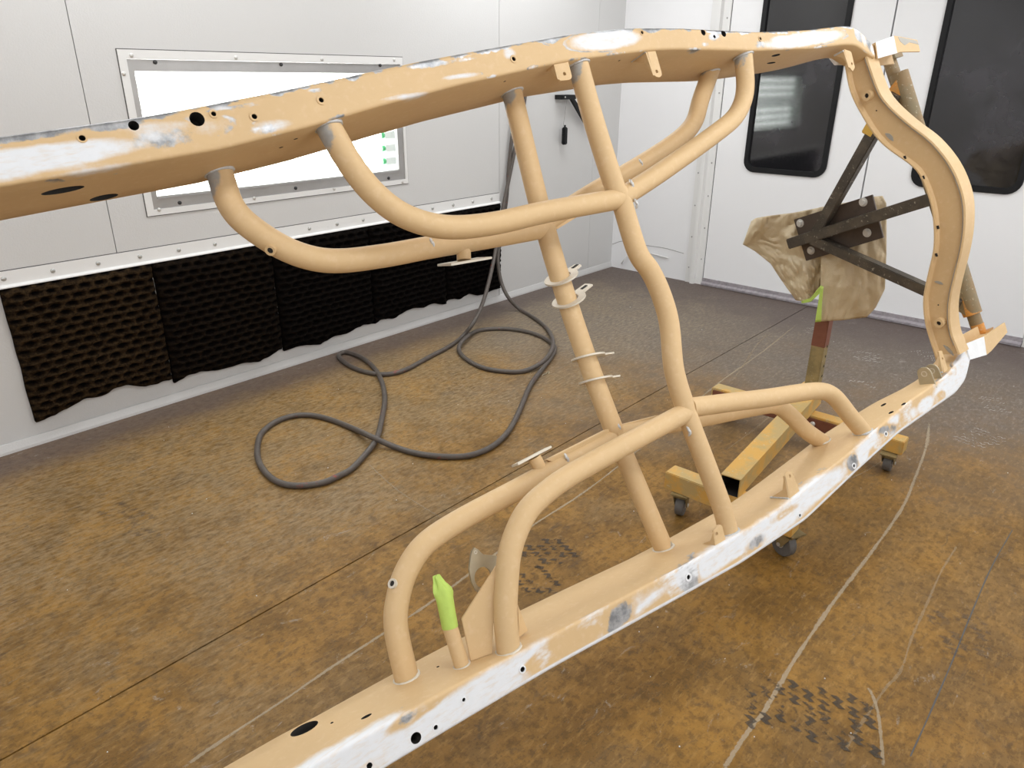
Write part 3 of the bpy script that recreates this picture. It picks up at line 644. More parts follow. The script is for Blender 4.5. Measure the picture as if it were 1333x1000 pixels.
# weld beads at the tube feet
for k, p in feet.items():
    bm = nb(); ring = []; rr = TR + .001
    for t in np.linspace(0, 2 * math.pi, 41):
        w_ = noise.noise(Vector((t * 3, hash(k) % 7, 0))) * .0012
        ring.append(p + LV * (rr + w_) * math.cos(t) + NV * (rr + w_) * math.sin(t))
    sweep(bm, ring, [.0030 + .0014 * abs(noise.noise(Vector((i * .9, 2, 5)))) for i in range(41)], 8)
    obj('weld_bead', bm, m_bare if k in ('A', 'B', 'C', 'D', 'E', 'G', 'D2', 'E2') else m_lightsteel, ch, True)
for a, b_ in (((815, 243), NF), ((821, 268), NF), ((889, 562), NF), ((557, 320), NK), ((827, 216), NK), ((731, 597), NK), ((798, 556), NK)):
    p = frw(*a, b_); bm = nb()
    sweep(bm, [p + UV * .011 * t - NV * (TR - .002 if b_ == NF else TR - .001) * math.cos(t * .8) + LV * .0012 * math.sin(t * 5) for t in np.linspace(-1, 1, 9)], [.0015, .003, .0035, .003, .0038, .003, .0036, .003, .0015], 8)
    obj('weld_bead', bm, m_bare, ch, True)
# round bungs on the two long bends
for x, y, n in ((351, 329, NK), (511, 760, NK)):
    p = frw(x, y, n); vd = (Vector((0, 0, CAMH)) - p).normalized(); 
    off = (frw(351, 329, NK) - frw(362, 318, NK)).normalized() if x == 351 else (frw(511, 760, NK) - frw(524, 764, NK)).normalized()
    ax = (vd * .8 + off * .6).normalized() if x == 351 else (vd * .55 + off * .8).normalized()
    c_ = frw(358, 320, NK) + ax * TR if x == 351 else frw(521, 763, NK) + ax * TR
    bm = nb(); annulus(bm, c_ - ax * .001, ax, .0055, .0095, .008, 20); bg = obj('threaded_bung', bm, m_tan if x == 351 else m_lightsteel, ch, True)
    bm = nb(); cyl(bm, c_ - ax * .004, c_ + ax * .0005, .0056, 16); obj('bore', bm, m_inside, bg)
# slotted collars on the rear crossmember (two pairs, tilted to each other)
def collar(x, y, sg, ear, m_, al=.30, be=.24):
    c_ = frw(x, y, NK); ex = (LV * math.cos(be) - UV * math.sin(be) * sg).normalized(); ey = (-NV * math.cos(al) + UV * math.sin(al) * sg)
    ey = (ey - ey.dot(ex) * ex).normalized(); up = ex.cross(ey); up = up if up.dot(UV) > 0 else -up
    ro, pts, hol = .040, [], []
    for k in range(36):
        a = 2 * math.pi * k / 36; r_ = ro
        if abs(((a + math.pi) % (2 * math.pi)) - math.pi) < .32:
            r_ = ro + ear * (1 if abs(((a + math.pi) % (2 * math.pi)) - math.pi) < .20 else .25)
        pts.append(c_ + (ex * math.cos(a) + ey * math.sin(a)) * r_ - up * .002); hol.append(c_ + (ex * math.cos(a) + ey * math.sin(a)) * TR - up * .002)
    bm = nb(); plate_hole(bm, pts, hol, up * .0042); o = obj('slotted_collar', bm, m_, ch)
    bm = nb(); sc = c_ + ex * (ro + ear * .45) - up * .0024; bxo(bm, sc, ex, ey, up, .018, .008, .0014); obj('slot', bm, m_inside, o)
    return o
collar(730.5, 361, 1, .020, m_lightsteel); collar(740.5, 390, 1, .032, m_lightsteel)
collar(765.5, 465, -1, .030, m_lightsteel, .12, .2); collar(775.5, 495, -1, .026, m_lightsteel, .12, .2)
# gearbox mounts: a short stub and a flat plate
def gmount(stub, plate, n, wide):
    bm = nb(); a, b_ = frw(*stub[0], n), frw(*stub[1], n); cyl(bm, a, b_, .015, 16); o = obj('gearbox_mount', bm, m_tan, ch, True)
    p0, p1 = frw(*plate[0], n), frw(*plate[1], n); ex = (p1 - p0).normalized(); ey = ((p0 + p1) / 2 - Vector(C)).normalized(); ey = ey - UV * .05; ey = (ey - ey.dot(ex) * ex).normalized(); up = ex.cross(ey)
    bm = nb(); bxo(bm, (p0 + p1) / 2, ex, ey, up, (p1 - p0).length, wide, .005); obj('mount_plate', bm, m_lightsteel, o, bevel=.001)
gmount([(603, 315), (604, 339)], [(578, 345), (631, 336)], NK, .06)
gmount([(704, 612), (695, 595)], [(670, 606), (714, 583)], NK, .03)
# tab brackets: a pierced front plate with a curved wing behind it
def tab(poly, hole, wing, n=.006, nw=.05, m_=m_tan):
    P = pp(poly, n); bm = nb(); cx_ = sum(P, Vector()) / len(P)
    h = frw(*hole, n); N_ = 4 * 6; out = []
    # resample outline to N_ points
    Ls = [(P[(i + 1) % len(P)] - P[i]).length for i in range(len(P))]; tot = sum(Ls)
    for k in range(N_):
        d = tot * k / N_; i = 0
        while d > Ls[i]: d -= Ls[i]; i += 1
        out.append(P[i].lerp(P[(i + 1) % len(P)], d / Ls[i]))
    ex = LV; ey = UV; a0 = math.atan2((out[0] - h).dot(ey), (out[0] - h).dot(ex)); a1 = math.atan2((out[1] - h).dot(ey), (out[1] - h).dot(ex))
    hol = []
    for q in out:
        a = math.atan2((q - h).dot(ey), (q - h).dot(ex)); hol.append(h + (ex * math.cos(a) + ey * math.sin(a)) * .0042)
    plate_hole(bm, out, hol, NV * .0045); o = obj('tab_bracket', bm, m_, ch)
    bm = nb(); wa, wb = frw(*wing[0], n), frw(*wing[1], n)        # wing: edge of the plate (root, tip) going back
    root = wa; tip = wb; back = root + NV * nw
    mid = root.lerp(tip, .35) + NV * nw * .25
    prism(bm, [root, tip, mid, back], LV * -.0045); obj('wing', bm, m_, o)
    bm = nb(); sweep(bm, [root + NV * nw * t - LV * .004 for t in (0, .25, .5, .75, 1)], .0026, 6); obj('weld_bead', bm, m_bare, o, True)
    return o
tab([(722, 79), (739, 78), (745, 101), (741, 104), (729, 105), (726, 101)], (735, 96), [(722, 80), (728, 103)])
tab([(842, 65), (853, 65), (862, 97), (859, 101), (852, 99)], (855, 93), [(842, 67), (852, 98)])
tab([(929, 691), (936, 683), (940, 684), (945, 704), (933, 713)], (933, 695), [(933, 711), (930, 691)])
tab([(1021, 620), (1024, 614), (1031, 614), (1041, 640), (1028, 650)], (1028, 620), [(1028, 648), (1022, 618)], nw=.055)
tab([(1099, 64), (1108, 67), (1113, 88), (1110, 93), (1105, 86)], (1109, 83), [(1099, 66), (1106, 88)], nw=.03)
tab([(1222, 458), (1226, 456), (1234, 481), (1229, 485)], (1227, 467), [(1228, 484), (1223, 459)], nw=.035)
# rounded two-eared bracket near the rear corner
def ear(cx_, cy_, s_):
    c_ = psw(cx_, cy_, s_); w_ = .021; pts = [c_ + NV * w_ * 1.15 + UV * .048, c_ - NV * w_ * 1.15 + UV * .048]
    for a in np.linspace(math.pi, 2 * math.pi, 11): pts.append(c_ + NV * w_ * math.cos(a) + UV * w_ * math.sin(a))
    bm = nb(); prism(bm, pts, LV * .006); o = obj('eared_bracket', bm, m_zinc, ch, bevel=.001)
    bm = nb(); annulus(bm, c_, LV, .0065, .009, .001, 16); obj('eye_rim', bm, m_lightsteel, o)
se = fr(1204, 508, .035)[0]
ear(1203, 487, se); ear(1213, 483, se + .05)
# front suspension bits on the lower rail: gusset, round mount plate, taped stub
p_base = [S(*onface(612, 859, LI, 0)), S(*onface(640, 849, LI, 0))]
gn = fr(640, 790, .05)
g1, g3, g4 = frw(645, 736, .045), S(*onface(612, 860, LI, 0)), S(*onface(640, 850, LI, 0))
gnm = (g3 - g1).cross(g4 - g1).normalized(); rr_ = Vector(ray(600, 805)); g2 = Vector(C) + rr_ * ((g1 - Vector(C)).dot(gnm) / rr_.dot(gnm))
bm = nb(); prism(bm, [g1, g2, g3, g4], gnm * .006); gs_ = obj('triangular_gusset', bm, m_tan, ch, bevel=.001)
bm = nb(); sweep(bm, [g3.lerp(g4, t) + UV * -.001 + NV * .002 * math.sin(t * 20) for t in np.linspace(.1, 1, 9)], [.002, .0035, .003, .004, .003, .0042, .003, .0035, .002], 7); obj('rusty_weld', bm, D.materials['orange_rust_paint'], gs_, True)
bm = nb(); prism(bm, [frw(674, 787, .045), frw(679, 800, .048), frw(687, 821, .055), frw(676, 830, .05)], NV * .006); obj('triangular_gusset', bm, m_tan, ch)
outp = [(618, 713), (624, 716), (628, 722), (638, 723), (650, 724), (655, 745), (650, 765), (640, 778), (628, 775), (620, 770), (614, 758), (611, 742), (613, 726), (615, 717)]
Pn = pp(outp, .085); hc = frw(629, 752, .085); Ls = [(Pn[(i + 1) % len(Pn)] - Pn[i]).length for i in range(len(Pn))]; tot = sum(Ls); out = []
for k in range(32):
    d = tot * k / 32; i = 0
    while d > Ls[i]: d -= Ls[i]; i += 1
    out.append(Pn[i].lerp(Pn[(i + 1) % len(Pn)], d / Ls[i]))
hol = []
for q in out:
    a = math.atan2((q - hc).dot(UV), (q - hc).dot(LV)); hol.append(hc + LV * .019 * math.cos(a) + UV * .021 * math.sin(a))
bm = nb(); plate_hole(bm, out, hol, NV * .006); rp = obj('round_mount_plate', bm, m_zinc, ch)
bm = nb(); annulus(bm, frw(619, 719, .0845), NV, .0022, .0038, .002, 14); obj('eye_rim', bm, m_lightsteel, rp)
s0_ = onface(601, 866, LI, 0); sb = S(*s0_); st_ = frw(586, 817, s0_[2] + .004); dirv = (st_ - sb).normalized()
bm = nb(); cyl(bm, sb - dirv * .01, st_ + dirv * .001, .0145, 20); obj('stub_tube', bm, m_tan, ch, True)
bm = nb(); ring = [sb + LV * .0155 * math.cos(t) + NV * .0155 * math.sin(t) for t in np.linspace(0, 2 * math.pi, 25)]; sweep(bm, ring, .0022, 8); obj('weld_bead', bm, m_lightsteel, ch, True)
tp = frw(573, 750, s0_[2] + .006)
bm = nb(); n_ = 28; R_ = []; H_ = (tp - st_); hl = H_.length; dv = H_.normalized(); e1 = (LV - LV.dot(dv) * dv).normalized(); e2 = dv.cross(e1)
prof = [(0, .0152), (.03, .0155), (.3, .0156), (.55, .0160), (.66, .0165), (.74, .0150), (.83, .0115), (.92, .0075), (1.0, .0052), (1.01, .001)]
for t, r_ in prof:
    crum = max(0, (t - .5) * 2)
    R_.append([bm.verts.new(st_ + dv * hl * (t + crum * .03 * math.sin(3 * a)) + (e1 * math.cos(a) * (1 + .35 * crum) + e2 * math.sin(a) * (1 - .3 * crum)) * r_ * (1 + crum * .26 * math.sin(5 * a + t * 5) + .10 * crum * math.sin(9 * a - t * 4)) + (e1 * -.006 + e2 * .003) * crum * crum) for a in np.linspace(0, 2 * math.pi, n_, endpoint=False)])
for i in range(len(R_) - 1):
    for k in range(n_): bm.faces.new((R_[i][k], R_[i][(k + 1) % n_], R_[i + 1][(k + 1) % n_], R_[i + 1][k]))
bm.faces.new(R_[0][::-1]); bm.faces.new(R_[-1])
tag(obj('masking_tape_wrap', bm, m_tape, None, True, origin=st_), 'lime green masking tape twisted over the end of the short stub tube', 'tape')

# ---- arched rear crossmember: a channel whose web faces forward
SF = 2.28
WLp = [(1100, 74), (1102, 85), (1106.7, 111.6), (1113, 129.6), (1124, 150), (1139, 174), (1156, 192), (1184, 211.6), (1198, 225.6), (1209, 251), (1215, 273), (1217.6, 298), (1217, 323.6), (1212, 346), (1206.4, 371), (1203.6, 388), (1204, 404), (1206.5, 422), (1212.5, 443), (1219, 462.5)]
WRp = [(1125, 62), (1128, 75), (1133, 90), (1142, 115), (1151, 131), (1167, 147.6), (1188.7, 166), (1209, 181), (1229, 203), (1243, 225.6), (1252.6, 251), (1256, 273), (1255.4, 301), (1251, 329), (1244, 357), (1237.5, 385), (1235.5, 408), (1238, 432.5), (1243, 446), (1249, 461)]
ORp = [(1136, 60), (1138, 72), (1143.6, 95), (1151, 117), (1167, 138.6), (1200, 164), (1223, 186), (1243, 209), (1257, 237), (1264, 267.6), (1264, 298), (1259.6, 329), (1252.6, 352), (1247, 371), (1243.5, 398), (1247, 425), (1256, 449)]
def arc_resample(P, n):
    P = smoothpts(cat(P, 6), 4); L_ = [0]
    for i in range(1, len(P)): L_.append(L_[-1] + (P[i] - P[i - 1]).length)
    out = []
    for k in range(n):
        d = L_[-1] * k / (n - 1); i = max(1, next((j for j in range(len(L_)) if L_[j] >= d - 1e-9), len(L_) - 1))
        out.append(P[i - 1].lerp(P[i], (d - L_[i - 1]) / max(1e-9, L_[i] - L_[i - 1])))
    return out
WLw = arc_resample([psw(x, y, SF) for x, y in WLp], 70); WRw = arc_resample([psw(x, y, SF) for x, y in WRp], 70)
bm = nb(); rings = []; DEP, th, pr = .050, .0070, .013
for a, b_ in zip(WLw, WRw):
    e = (b_ - a).normalized(); f_ = -LV
    prof_ = [a + LV * DEP, a + f_ * (pr - .003), a + f_ * pr + e * .003, a + f_ * pr + e * (th - .001), a + e * th, a + e * (th + .004) - f_ * .004,
             b_ - e * (th + .002) - f_ * .004, b_ - e * (th - .002), b_ - e * .001 + f_ * (pr * .45), b_ + e * .004 + f_ * (pr * .3), b_ + e * .005 + LV * DEP]
    rings.append([bm.verts.new(p) for p in prof_])
k_ = len(rings[0])
for i in range(len(rings) - 1):
    for j in range(k_): bm.faces.new((rings[i][j], rings[i][(j + 1) % k_], rings[i + 1][(j + 1) % k_], rings[i + 1][j]))
bm.faces.new(rings[0][::-1]); bm.faces.new(rings[-1])
xm = obj('arched_crossmember', bm, m_tan, ch, True)
bm = nb(); sweep(bm, [b_ - (b_ - a).normalized() * .0045 - LV * .0030 for a, b_ in zip(WLw, WRw)][2:-2], .0013, 6)  # thin grey line drawn in for the darker groove beside the flange
obj('groove_line', bm, simple('groove_grey', (.42, .38, .32), .45, .2), xm, True)
for x, y in ((1131, 124), (1224.5, 419.5)):
    p = psw(x, y, SF - .002); bm = nb(); annulus(bm, p - LV * .004, LV, .007, .0145, .020, 24); bg = obj('threaded_bung', bm, m_tan, xm, True)
    bm = nb(); cyl(bm, p - LV * .008, p, .0075, 14); obj('bore', bm, m_inside, xm)
for x, y, r_ in ((1141, 144, .002), (1221.5, 397, .002)):
    p = psw(x, y, SF + .004); bm = nb(); cyl(bm, p - LV * .0012, p + LV * .01, r_, 10); obj('drill_hole', bm, m_inside, xm)
for x, y in ((1178, 205), (1202, 231), (1221, 296), (1219, 332)):
    p = psw(x, y, SF - .0085); bm = nb(); bxo(bm, p, LV, UV, NV, .003, .010, .006); obj('drill_hole', bm, m_inside, xm)
# sanded grey smears on the web
for x, y, a, r1, r2 in ((1158, 178, .5, .016, .006), (1222, 368, 1.0, .012, .004), (1235, 456, .5, .02, .005)):
    p = psw(x, y, SF + .002); bm = nb(); ex = (UV * math.cos(a) - NV * math.sin(a)); ey = LV.cross(ex)
    prism(bm, [p + ex * r1 * math.cos(t) * (1 + .2 * math.sin(3 * t)) + ey * r2 * math.sin(t) for t in np.linspace(0, 2 * math.pi, 16, endpoint=False)], LV * .003); obj('bare_spot', bm, simple('bare_spot_grey', (.40, .38, .34), .45, .3), xm)
# rear rail stubs beyond the crossmember: open-ended boxes
def stub(name, outp, inp, nb_, m1):
    O = [fr(*p, 0) for p in outp]; I = [fr(*p, 0) for p in inp]; bm = nb(); rings = []; t = .005
    for i, (a, b_) in enumerate(zip(O, I)):
        sg = 1 if b_[1] > a[1] else -1; nn = nb_[i]
        rings.append([bm.verts.new(S(*q)) for q in ((a[0], a[1], 0), (b_[0], b_[1], 0), (b_[0], b_[1], t), (a[0], a[1] + sg * t, t), (a[0], a[1] + sg * t, nn - t), (b_[0], b_[1], nn - t), (b_[0], b_[1], nn), (a[0], a[1], nn))])
    for i in range(len(rings) - 1):
        for j in range(8):
            f = bm.faces.new((rings[i][j], rings[i][(j + 1) % 8], rings[i + 1][(j + 1) % 8], rings[i + 1][j]))
            if j == 0 and i == 0: f.material_index = 2
    bm.faces.new(rings[0][::-1]); bm.faces.new(rings[-1])
    return obj(name, bm, [m_tan, m_inside, m_white], ch)
su = stub('rear_rail_stub', [(1140, 55), (1163.5, 46.5), (1168, 47), (1194, 52)], [(1143, 76), (1168, 69), (1172, 67.5), (1198, 67)], [.10, .10, .10, .09], m_white)
sl = stub('rear_rail_stub', [(1261, 469), (1284.5, 462), (1290.5, 457), (1311.5, 432.5)], [(1256, 448), (1281, 438), (1287, 434), (1308, 420)], [.10, .10, .10, .09], m_white)
# grey sanded smear on the upper stub
bm = nb(); prism(bm, [frw(1169, 48, -.0006), frw(1193, 53, -.0006), frw(1196, 58, -.0006), (frw(1184, 55, -.0006)), frw(1178, 59, -.0006), frw(1172, 54, -.0006)], NV * .001); obj('bare_spot', bm, D.materials['bare_spot_grey'], su)
# corner closing plates (white primed welds)
bm = nb(); prism(bm, [frw(1079, 76, .085), frw(1086, 85, .10), frw(1103, 85, .10), frw(1100, 72, .06)], UV * -.004); obj('closing_plate', bm, m_white, ch)
print('CHASSIS OK')

# ================================================================== ROTISSERIE STAND
SP = 2.63                                           # the plane of the arms, just behind the crossmember
PX, PY = 3.072, .951
rs_ = thing('rotisserie_stand', 'wheeled steel rotisserie stand in gold overspray that clamps the rear of the chassis', 'stand', (PX, PY, 0))
def rbar(name, a, b_, w_, h_, m_, up=(0, 0, 1), parent=None, open_end=False, bevel=.003, t=.005):
    a, b_ = Vector(a), Vector(b_); ex = (b_ - a).normalized(); ey = Vector(up).cross(ex).normalized(); ez = ex.cross(ey)
    bm = nb(); bxo(bm, (a + b_) / 2, ex, ey, ez, (b_ - a).length, w_, h_)
    if open_end:
        f = min(bm.faces, key=lambda f: (f.calc_center_median() - a).length)
        bmesh.ops.recalc_face_normals(bm, faces=bm.faces); bm.normal_update()
        r = bmesh.ops.inset_individual(bm, faces=[f], thickness=t); bm.faces.ensure_lookup_table()
        ext = bmesh.ops.extrude_discrete_faces(bm, faces=[f])['faces'][0]
        for v in ext.verts: v.co += ex * .25
        ext.material_index = 1
        for e in ext.edges:
            for ff in e.link_faces: ff.material_index = 1
        bm.normal_update()
        me_ = [m_, m_inside]; return obj(name, bm, me_, parent or rs_)
    return obj(name, bm, m_, parent or rs_, bevel=bevel)
rbar('crossbar', (2.155, 1.115, .142), (2.155, .64, .142), .07, .07, m_gold, open_end=False)
rbar('crossbar', (3.045, 1.385, .122), (3.045, .54, .122), .07, .060, m_gold)
beam = rbar('beam', (2.12, .868, .214), (3.11, .950, .214), .070, .074, m_gold, open_end=True)
rbar('side_plate', (3.005, 1.375, .119), (3.005, .64, .119), .008, .052, m_red)
put_bolts([(3.0, .90, .122), (3.0, .80, .122)], .011, .008, m_bolt, rs_, axis='x')
pole = rbar('pole', (PX, PY, .153), (PX, PY, 1.02), .055, .055, m_olive, up=(1, 0, 0))
rbar('painted_band', (PX, PY, .45), (PX, PY, .70), .0565, .0565, m_red, up=(1, 0, 0))
bm = nb()
for z in np.arange(.27, .46, .045): cyl(bm, (PX + .01, PY - .0280, z), (PX + .01, PY - .0285, z), .006, 10)
h_ = obj('adjuster_holes', bm, m_inside, pole); h_['kind'] = 'stuff'
rbar('collar_plate', (PX - .05, PY, .252), (PX + .05, PY, .252), .11, .008, m_gold)
# casters
def caster(x, y, ang, r=.043, top=.105):
    e = Vector((math.cos(ang), math.sin(ang), 0)); s_ = Vector((-e.y, e.x, 0)); c_ = Vector((x, y, r)); pv = Vector((x, y, 0)) - e * .02
    bm = nb(); bxo(bm, pv + Vector((0, 0, top)), e, s_, (0, 0, 1), .075, .06, .005); cyl(bm, pv + Vector((0, 0, top - .016)), pv + Vector((0, 0, top)), .024, 16)
    for k in (-1, 1):
        prism(bm, [pv + s_ * k * .021 + e * .026 + Vector((0, 0, top - .014)), pv + s_ * k * .021 - e * .024 + Vector((0, 0, top - .014)), c_ + s_ * k * .021 - e * .012 - Vector((0, 0, .004)), c_ + s_ * k * .021 + e * .010 - Vector((0, 0, .010)), c_ + s_ * k * .021 + e * .014 + Vector((0, 0, .01))], s_ * .003 * k)
    bxo(bm, pv + Vector((0, 0, top - .0145)), e, s_, (0, 0, 1), .05, .045, .003)
    o = obj('caster', bm, m_olive, rs_, origin=(x, y, 0))
    bm = nb(); 
    sweep(bm, [c_ + s_ * t for t in (-.016, -.015, -.011, 0, .011, .015, .016)], [r * .55, r * .93, r, r * 1.0, r, r * .93, r * .55], 24); obj('wheel', bm, m_wheel, o, True)
    bm = nb(); cyl(bm, c_ - s_ * .027, c_ + s_ * .027, .007, 8); cyl(bm, c_ - s_ * .0175, c_ + s_ * .0175, .014, 14); obj('axle_bolt', bm, m_bolt, o)
    return o
caster(2.165, 1.06, .25); caster(2.175, .675, 1.15, .046, .105); caster(3.035, .585, .05, .040, .088); caster(3.045, 1.30, 2.2, .040, .088)
# mounting plate, square to the chassis axis
pc = [psw(1033, 286, SP + .024), psw(1135, 253.6, SP + .024), psw(1149.6, 309.6, SP + .024), psw(1049, 340, SP + .024)]
bm = nb(); prism(bm, pc, LV * .010); mp = obj('mounting_plate', bm, m_plate, rs_, bevel=.0015)
for x, y in ((1042, 290.6), (1124, 263), (1129, 303), (1056, 326)):
    p = psw(x, y, SP + .024); bm = nb(); annulus(bm, p - LV * .002, LV, .004, .0165, .004, 20)
    a = UV.orthogonal(); hexr = [p - LV * .004 + (UV * math.cos(t) + NV * math.sin(t)) * .0115 for t in np.linspace(.2, .2 + 2 * math.pi, 6, endpoint=False)]
    prism(bm, hexr, LV * -.009); obj('hex_bolt', bm, m_bolt, mp, bevel=.001)
def arm(a, b_, s=SP, w_=.040, m_=m_darksteel, dep=.038): 
    A, B = psw(*a, s), psw(*b_, s); return rbar('arm', A, B, w_, dep, m_, up=tuple(-LV))
arm((1028, 317), (1222, 256), SP - .002, .042)
arm((1062, 306), (1166, 122), SP + .001, .040); arm((1058, 311), (1250, 397), SP, .038)
A, B = psw(1131, 175, SP + .001), psw(1146, 149, SP + .001)
rbar('painted_band', A, B, .0425, .041, m_yellow, up=tuple(-LV))
sp2 = SP + .035
cyl_t, cyl_b = psw(1153, 64, sp2), psw(1277, 440, sp2)
bm = nb(); cyl(bm, cyl_t, cyl_b, .021, 22); obj('cross_tube', bm, m_bronze, rs_, True)
bm = nb(); cyl(bm, psw(1170, 95, sp2), psw(1266, 408, sp2), .0295, 24); slv = obj('sleeve', bm, m_bronze, rs_, True)
bm = nb(); cyl(bm, psw(1255, 385, sp2), psw(1266.3, 409, sp2), .0300, 24); obj('rust_band', bm, m_orange, slv, True)
bm = nb(); cyl(bm, psw(1271.5, 422, sp2), psw(1275.5, 434.5, sp2), .0215, 24); obj('rust_band', bm, m_orange, rs_, True)
bm = nb(); prism(bm, [psw(1262, 440, sp2 - .03), psw(1283, 432, sp2 - .03), psw(1283, 442, sp2 - .03), psw(1263, 449, sp2 - .03)], LV * .06); obj('foot_clamp', bm, m_orange, rs_)
bm = nb(); prism(bm, [psw(1153, 75, sp2 - .025), psw(1164, 69, sp2 - .025), psw(1166, 75, sp2 - .025), psw(1151, 80, sp2 - .025)], LV * .05); obj('foot_clamp', bm, m_bronze, rs_)
bm = nb(); prism(bm, [psw(1167, 104, SP + .005), psw(1172, 125, SP + .005), psw(1164, 136, SP + .005), psw(1152, 122, SP + .005)], LV * .006); obj('arm_gusset', bm, m_orange, rs_)
bm = nb(); prism(bm, [psw(1243, 383, SP + .005), psw(1251, 384, SP + .005), psw(1257, 411, SP + .005), psw(1243, 403, SP + .005)], LV * .006); obj('arm_gusset', bm, m_bronze, rs_)
# masking paper over the stand's head
mpap = thing('masking_paper', 'crumpled brown masking paper draped over the stand head behind the bolted plate', 'paper', psw(1075, 400, 2.70))
def sheet(name, top, bot, left, right, s0, fold, seed, parent, m_=m_paper, n=46):
    def poly(P, k):
        L_ = [0]
        for i in range(1, len(P)): L_.append(L_[-1] + math.dist(P[i], P[i - 1]))
        d = [L_[-1] * t / k for t in range(k + 1)]; return [(float(np.interp(q, L_, [p[0] for p in P])), float(np.interp(q, L_, [p[1] for p in P]))) for q in d]
    T_, B_, Lf, Rt = poly(top, n), poly(bot, n), poly(left, n), poly(right, n)
    bm = nb(); G = []
    for j in range(n + 1):
        row = []
        for i in range(n + 1):
            a, b_ = i / n, j / n; p = []
            for c_ in (0, 1):
                p.append((1 - b_) * T_[i][c_] + b_ * B_[i][c_] + (1 - a) * Lf[j][c_] + a * Rt[j][c_] - ((1 - a) * (1 - b_) * T_[0][c_] + a * (1 - b_) * T_[n][c_] + (1 - a) * b_ * B_[0][c_] + a * b_ * B_[n][c_]))
            q = Vector((a * 4 + seed, b_ * 4, seed * 1.7)); rd = 1 - abs(noise.noise(q)) * 2; rd2 = 1 - abs(noise.noise(q * 2.3 + Vector((5, 1, 2)))) * 2
            off = fold(a, b_) + .010 * rd * fold_amp + .006 * rd2 * fold_amp
            row.append(bm.verts.new(psw(p[0], p[1], s0 + off)))
        G.append(row)
    for j in range(n):
        for i in range(n): bm.faces.new((G[j][i], G[j][i + 1], G[j + 1][i + 1], G[j + 1][i]))
    o = obj(name, bm, m_, parent, True); md = o.modifiers.new('thickness', 'SOLIDIFY'); md.thickness = .0008; return o
fold_amp = 1.7
sheet('loose_flap', [(978, 288), (984, 284), (1000, 281), (1033, 277), (1078, 268)], [(1036, 391), (1050, 393), (1060, 387), (1070, 374)], [(978, 288), (967, 318), (983, 327), (1003, 343), (1022, 372), (1036, 391)], [(1078, 268), (1074, 320), (1070, 374)], 2.690,
      lambda a, b_: -.035 * math.exp(-((a - .08) / .12) ** 2) * (1 - b_) + .03 * math.sin(a * 5 + b_ * 3) * b_, 1.3, mpap)
fold_amp = .75
sheet('wrapped_sheet', [(1066, 270), (1100, 264), (1138, 256), (1149, 255)], [(1062, 419), (1095, 417), (1128, 413), (1133, 408)], [(1066, 270), (1069, 330), (1068, 380), (1062, 419)], [(1149, 255), (1154, 265), (1154, 330), (1152, 376), (1140, 400), (1133, 408)], 2.680,
      lambda a, b_: -.042 * b_ * (1 - a) + .06 * a * a, 4.1, mpap)
fold_amp = .1
sheet('tape_strip', [(1068, 372), (1072, 373)], [(1061, 419.5), (1069, 419)], [(1068, 372), (1065, 395), (1061, 419.5)], [(1072, 373), (1070, 395), (1069, 419)], 2.640, lambda a, b_: -.014 * b_, .3, mpap, m_tape, 12)
sheet('tape_strip', [(1043, 392), (1055, 388), (1069, 371)], [(1044, 395), (1056, 393), (1070, 379)], [(1043, 392), (1044, 395)], [(1069, 371), (1070, 379)], 2.655, lambda a, b_: 0, .9, mpap, m_tape, 12)
sheet('tape_strip', [(1072, 345), (1077, 343)], [(1071, 372), (1074, 370)], [(1072, 345), (1071, 372)], [(1077, 343), (1074, 370)], 2.680, lambda a, b_: 0, 2.9, mpap, m_tape, 8)

# ================================================================== HOSE, WALL BITS, FLOOR MARKS
HR = .0128
def fl(l, z=HR): return [pl(x, y, 2, z) for x, y in l]
hp = [pl(686, 88, 1, 3.395), pl(683, 130, 1, 3.40), pl(676, 165, 1, 3.40), pl(664, 226, 1, 3.40), pl(656, 265, 1, 3.39), pl(648, 310, 1, 3.37)]
low = []
for (x, y), yy in (((644, 332), 3.33), ((638, 360), 3.26), ((629, 393), 3.14), ((617, 419), 3.02)): low.append(pl(x, y, 1, yy))
for p in low: print('hose z', round(p.z, 3))
hose = hp + low + fl([(602, 438), (585, 451), (558, 465), (531, 480), (508, 487), (484, 486), (460, 479), (445, 469), (441, 462), (450, 458.5), (470, 465)])
hose += fl([(487, 479)], HR + .004) + fl([(497, 497), (501, 519), (497.5, 543)]) + [pl(491, 570, 2, HR + .012)] + fl([(477, 590), (457, 611), (440, 620), (419, 629), (382, 632.5), (355, 624), (338, 604), (335, 583.5), (341, 563), (365, 546), (395.5, 540), (426, 545), (460, 558)])
hose += fl([(484, 569)], HR + .028) + fl([(514, 582), (545, 591), (585, 595), (616, 592), (643, 580), (663, 560), (677, 533), (690, 502), (707, 479)]) + fl([(722, 457)], HR + .006) + fl([(717, 446), (697, 435), (670, 429), (643, 428), (619, 431.5)]) + [pl(603, 443, 2, HR + .02)] + fl([(597, 455), (606, 467), (629, 479), (660, 484), (683, 483)])
hose += fl([(704, 473)], HR + .015) + fl([(716, 460)], HR + .028) + fl([(720, 445)], HR + .030) + fl([(713, 429), (697, 415), (677, 403)])
low2 = [pl(662, 388, 1, 3.22), pl(652, 366, 1, 3.30), pl(648, 338, 1, 3.35), pl(651, 310, 1, 3.40), pl(659, 264, 1, 3.41), pl(662, 222, 1, 3.41), pl(668, 165, 1, 3.41), pl(673, 130, 1, 3.41), pl(679, 88, 1, 3.405)]
for p in low2[:3]: print('hose2 z', round(p.z, 3))
hose += low2
bm = nb(); sweep(bm, smoothpts(cat(hose, 7), 3), HR, 12)
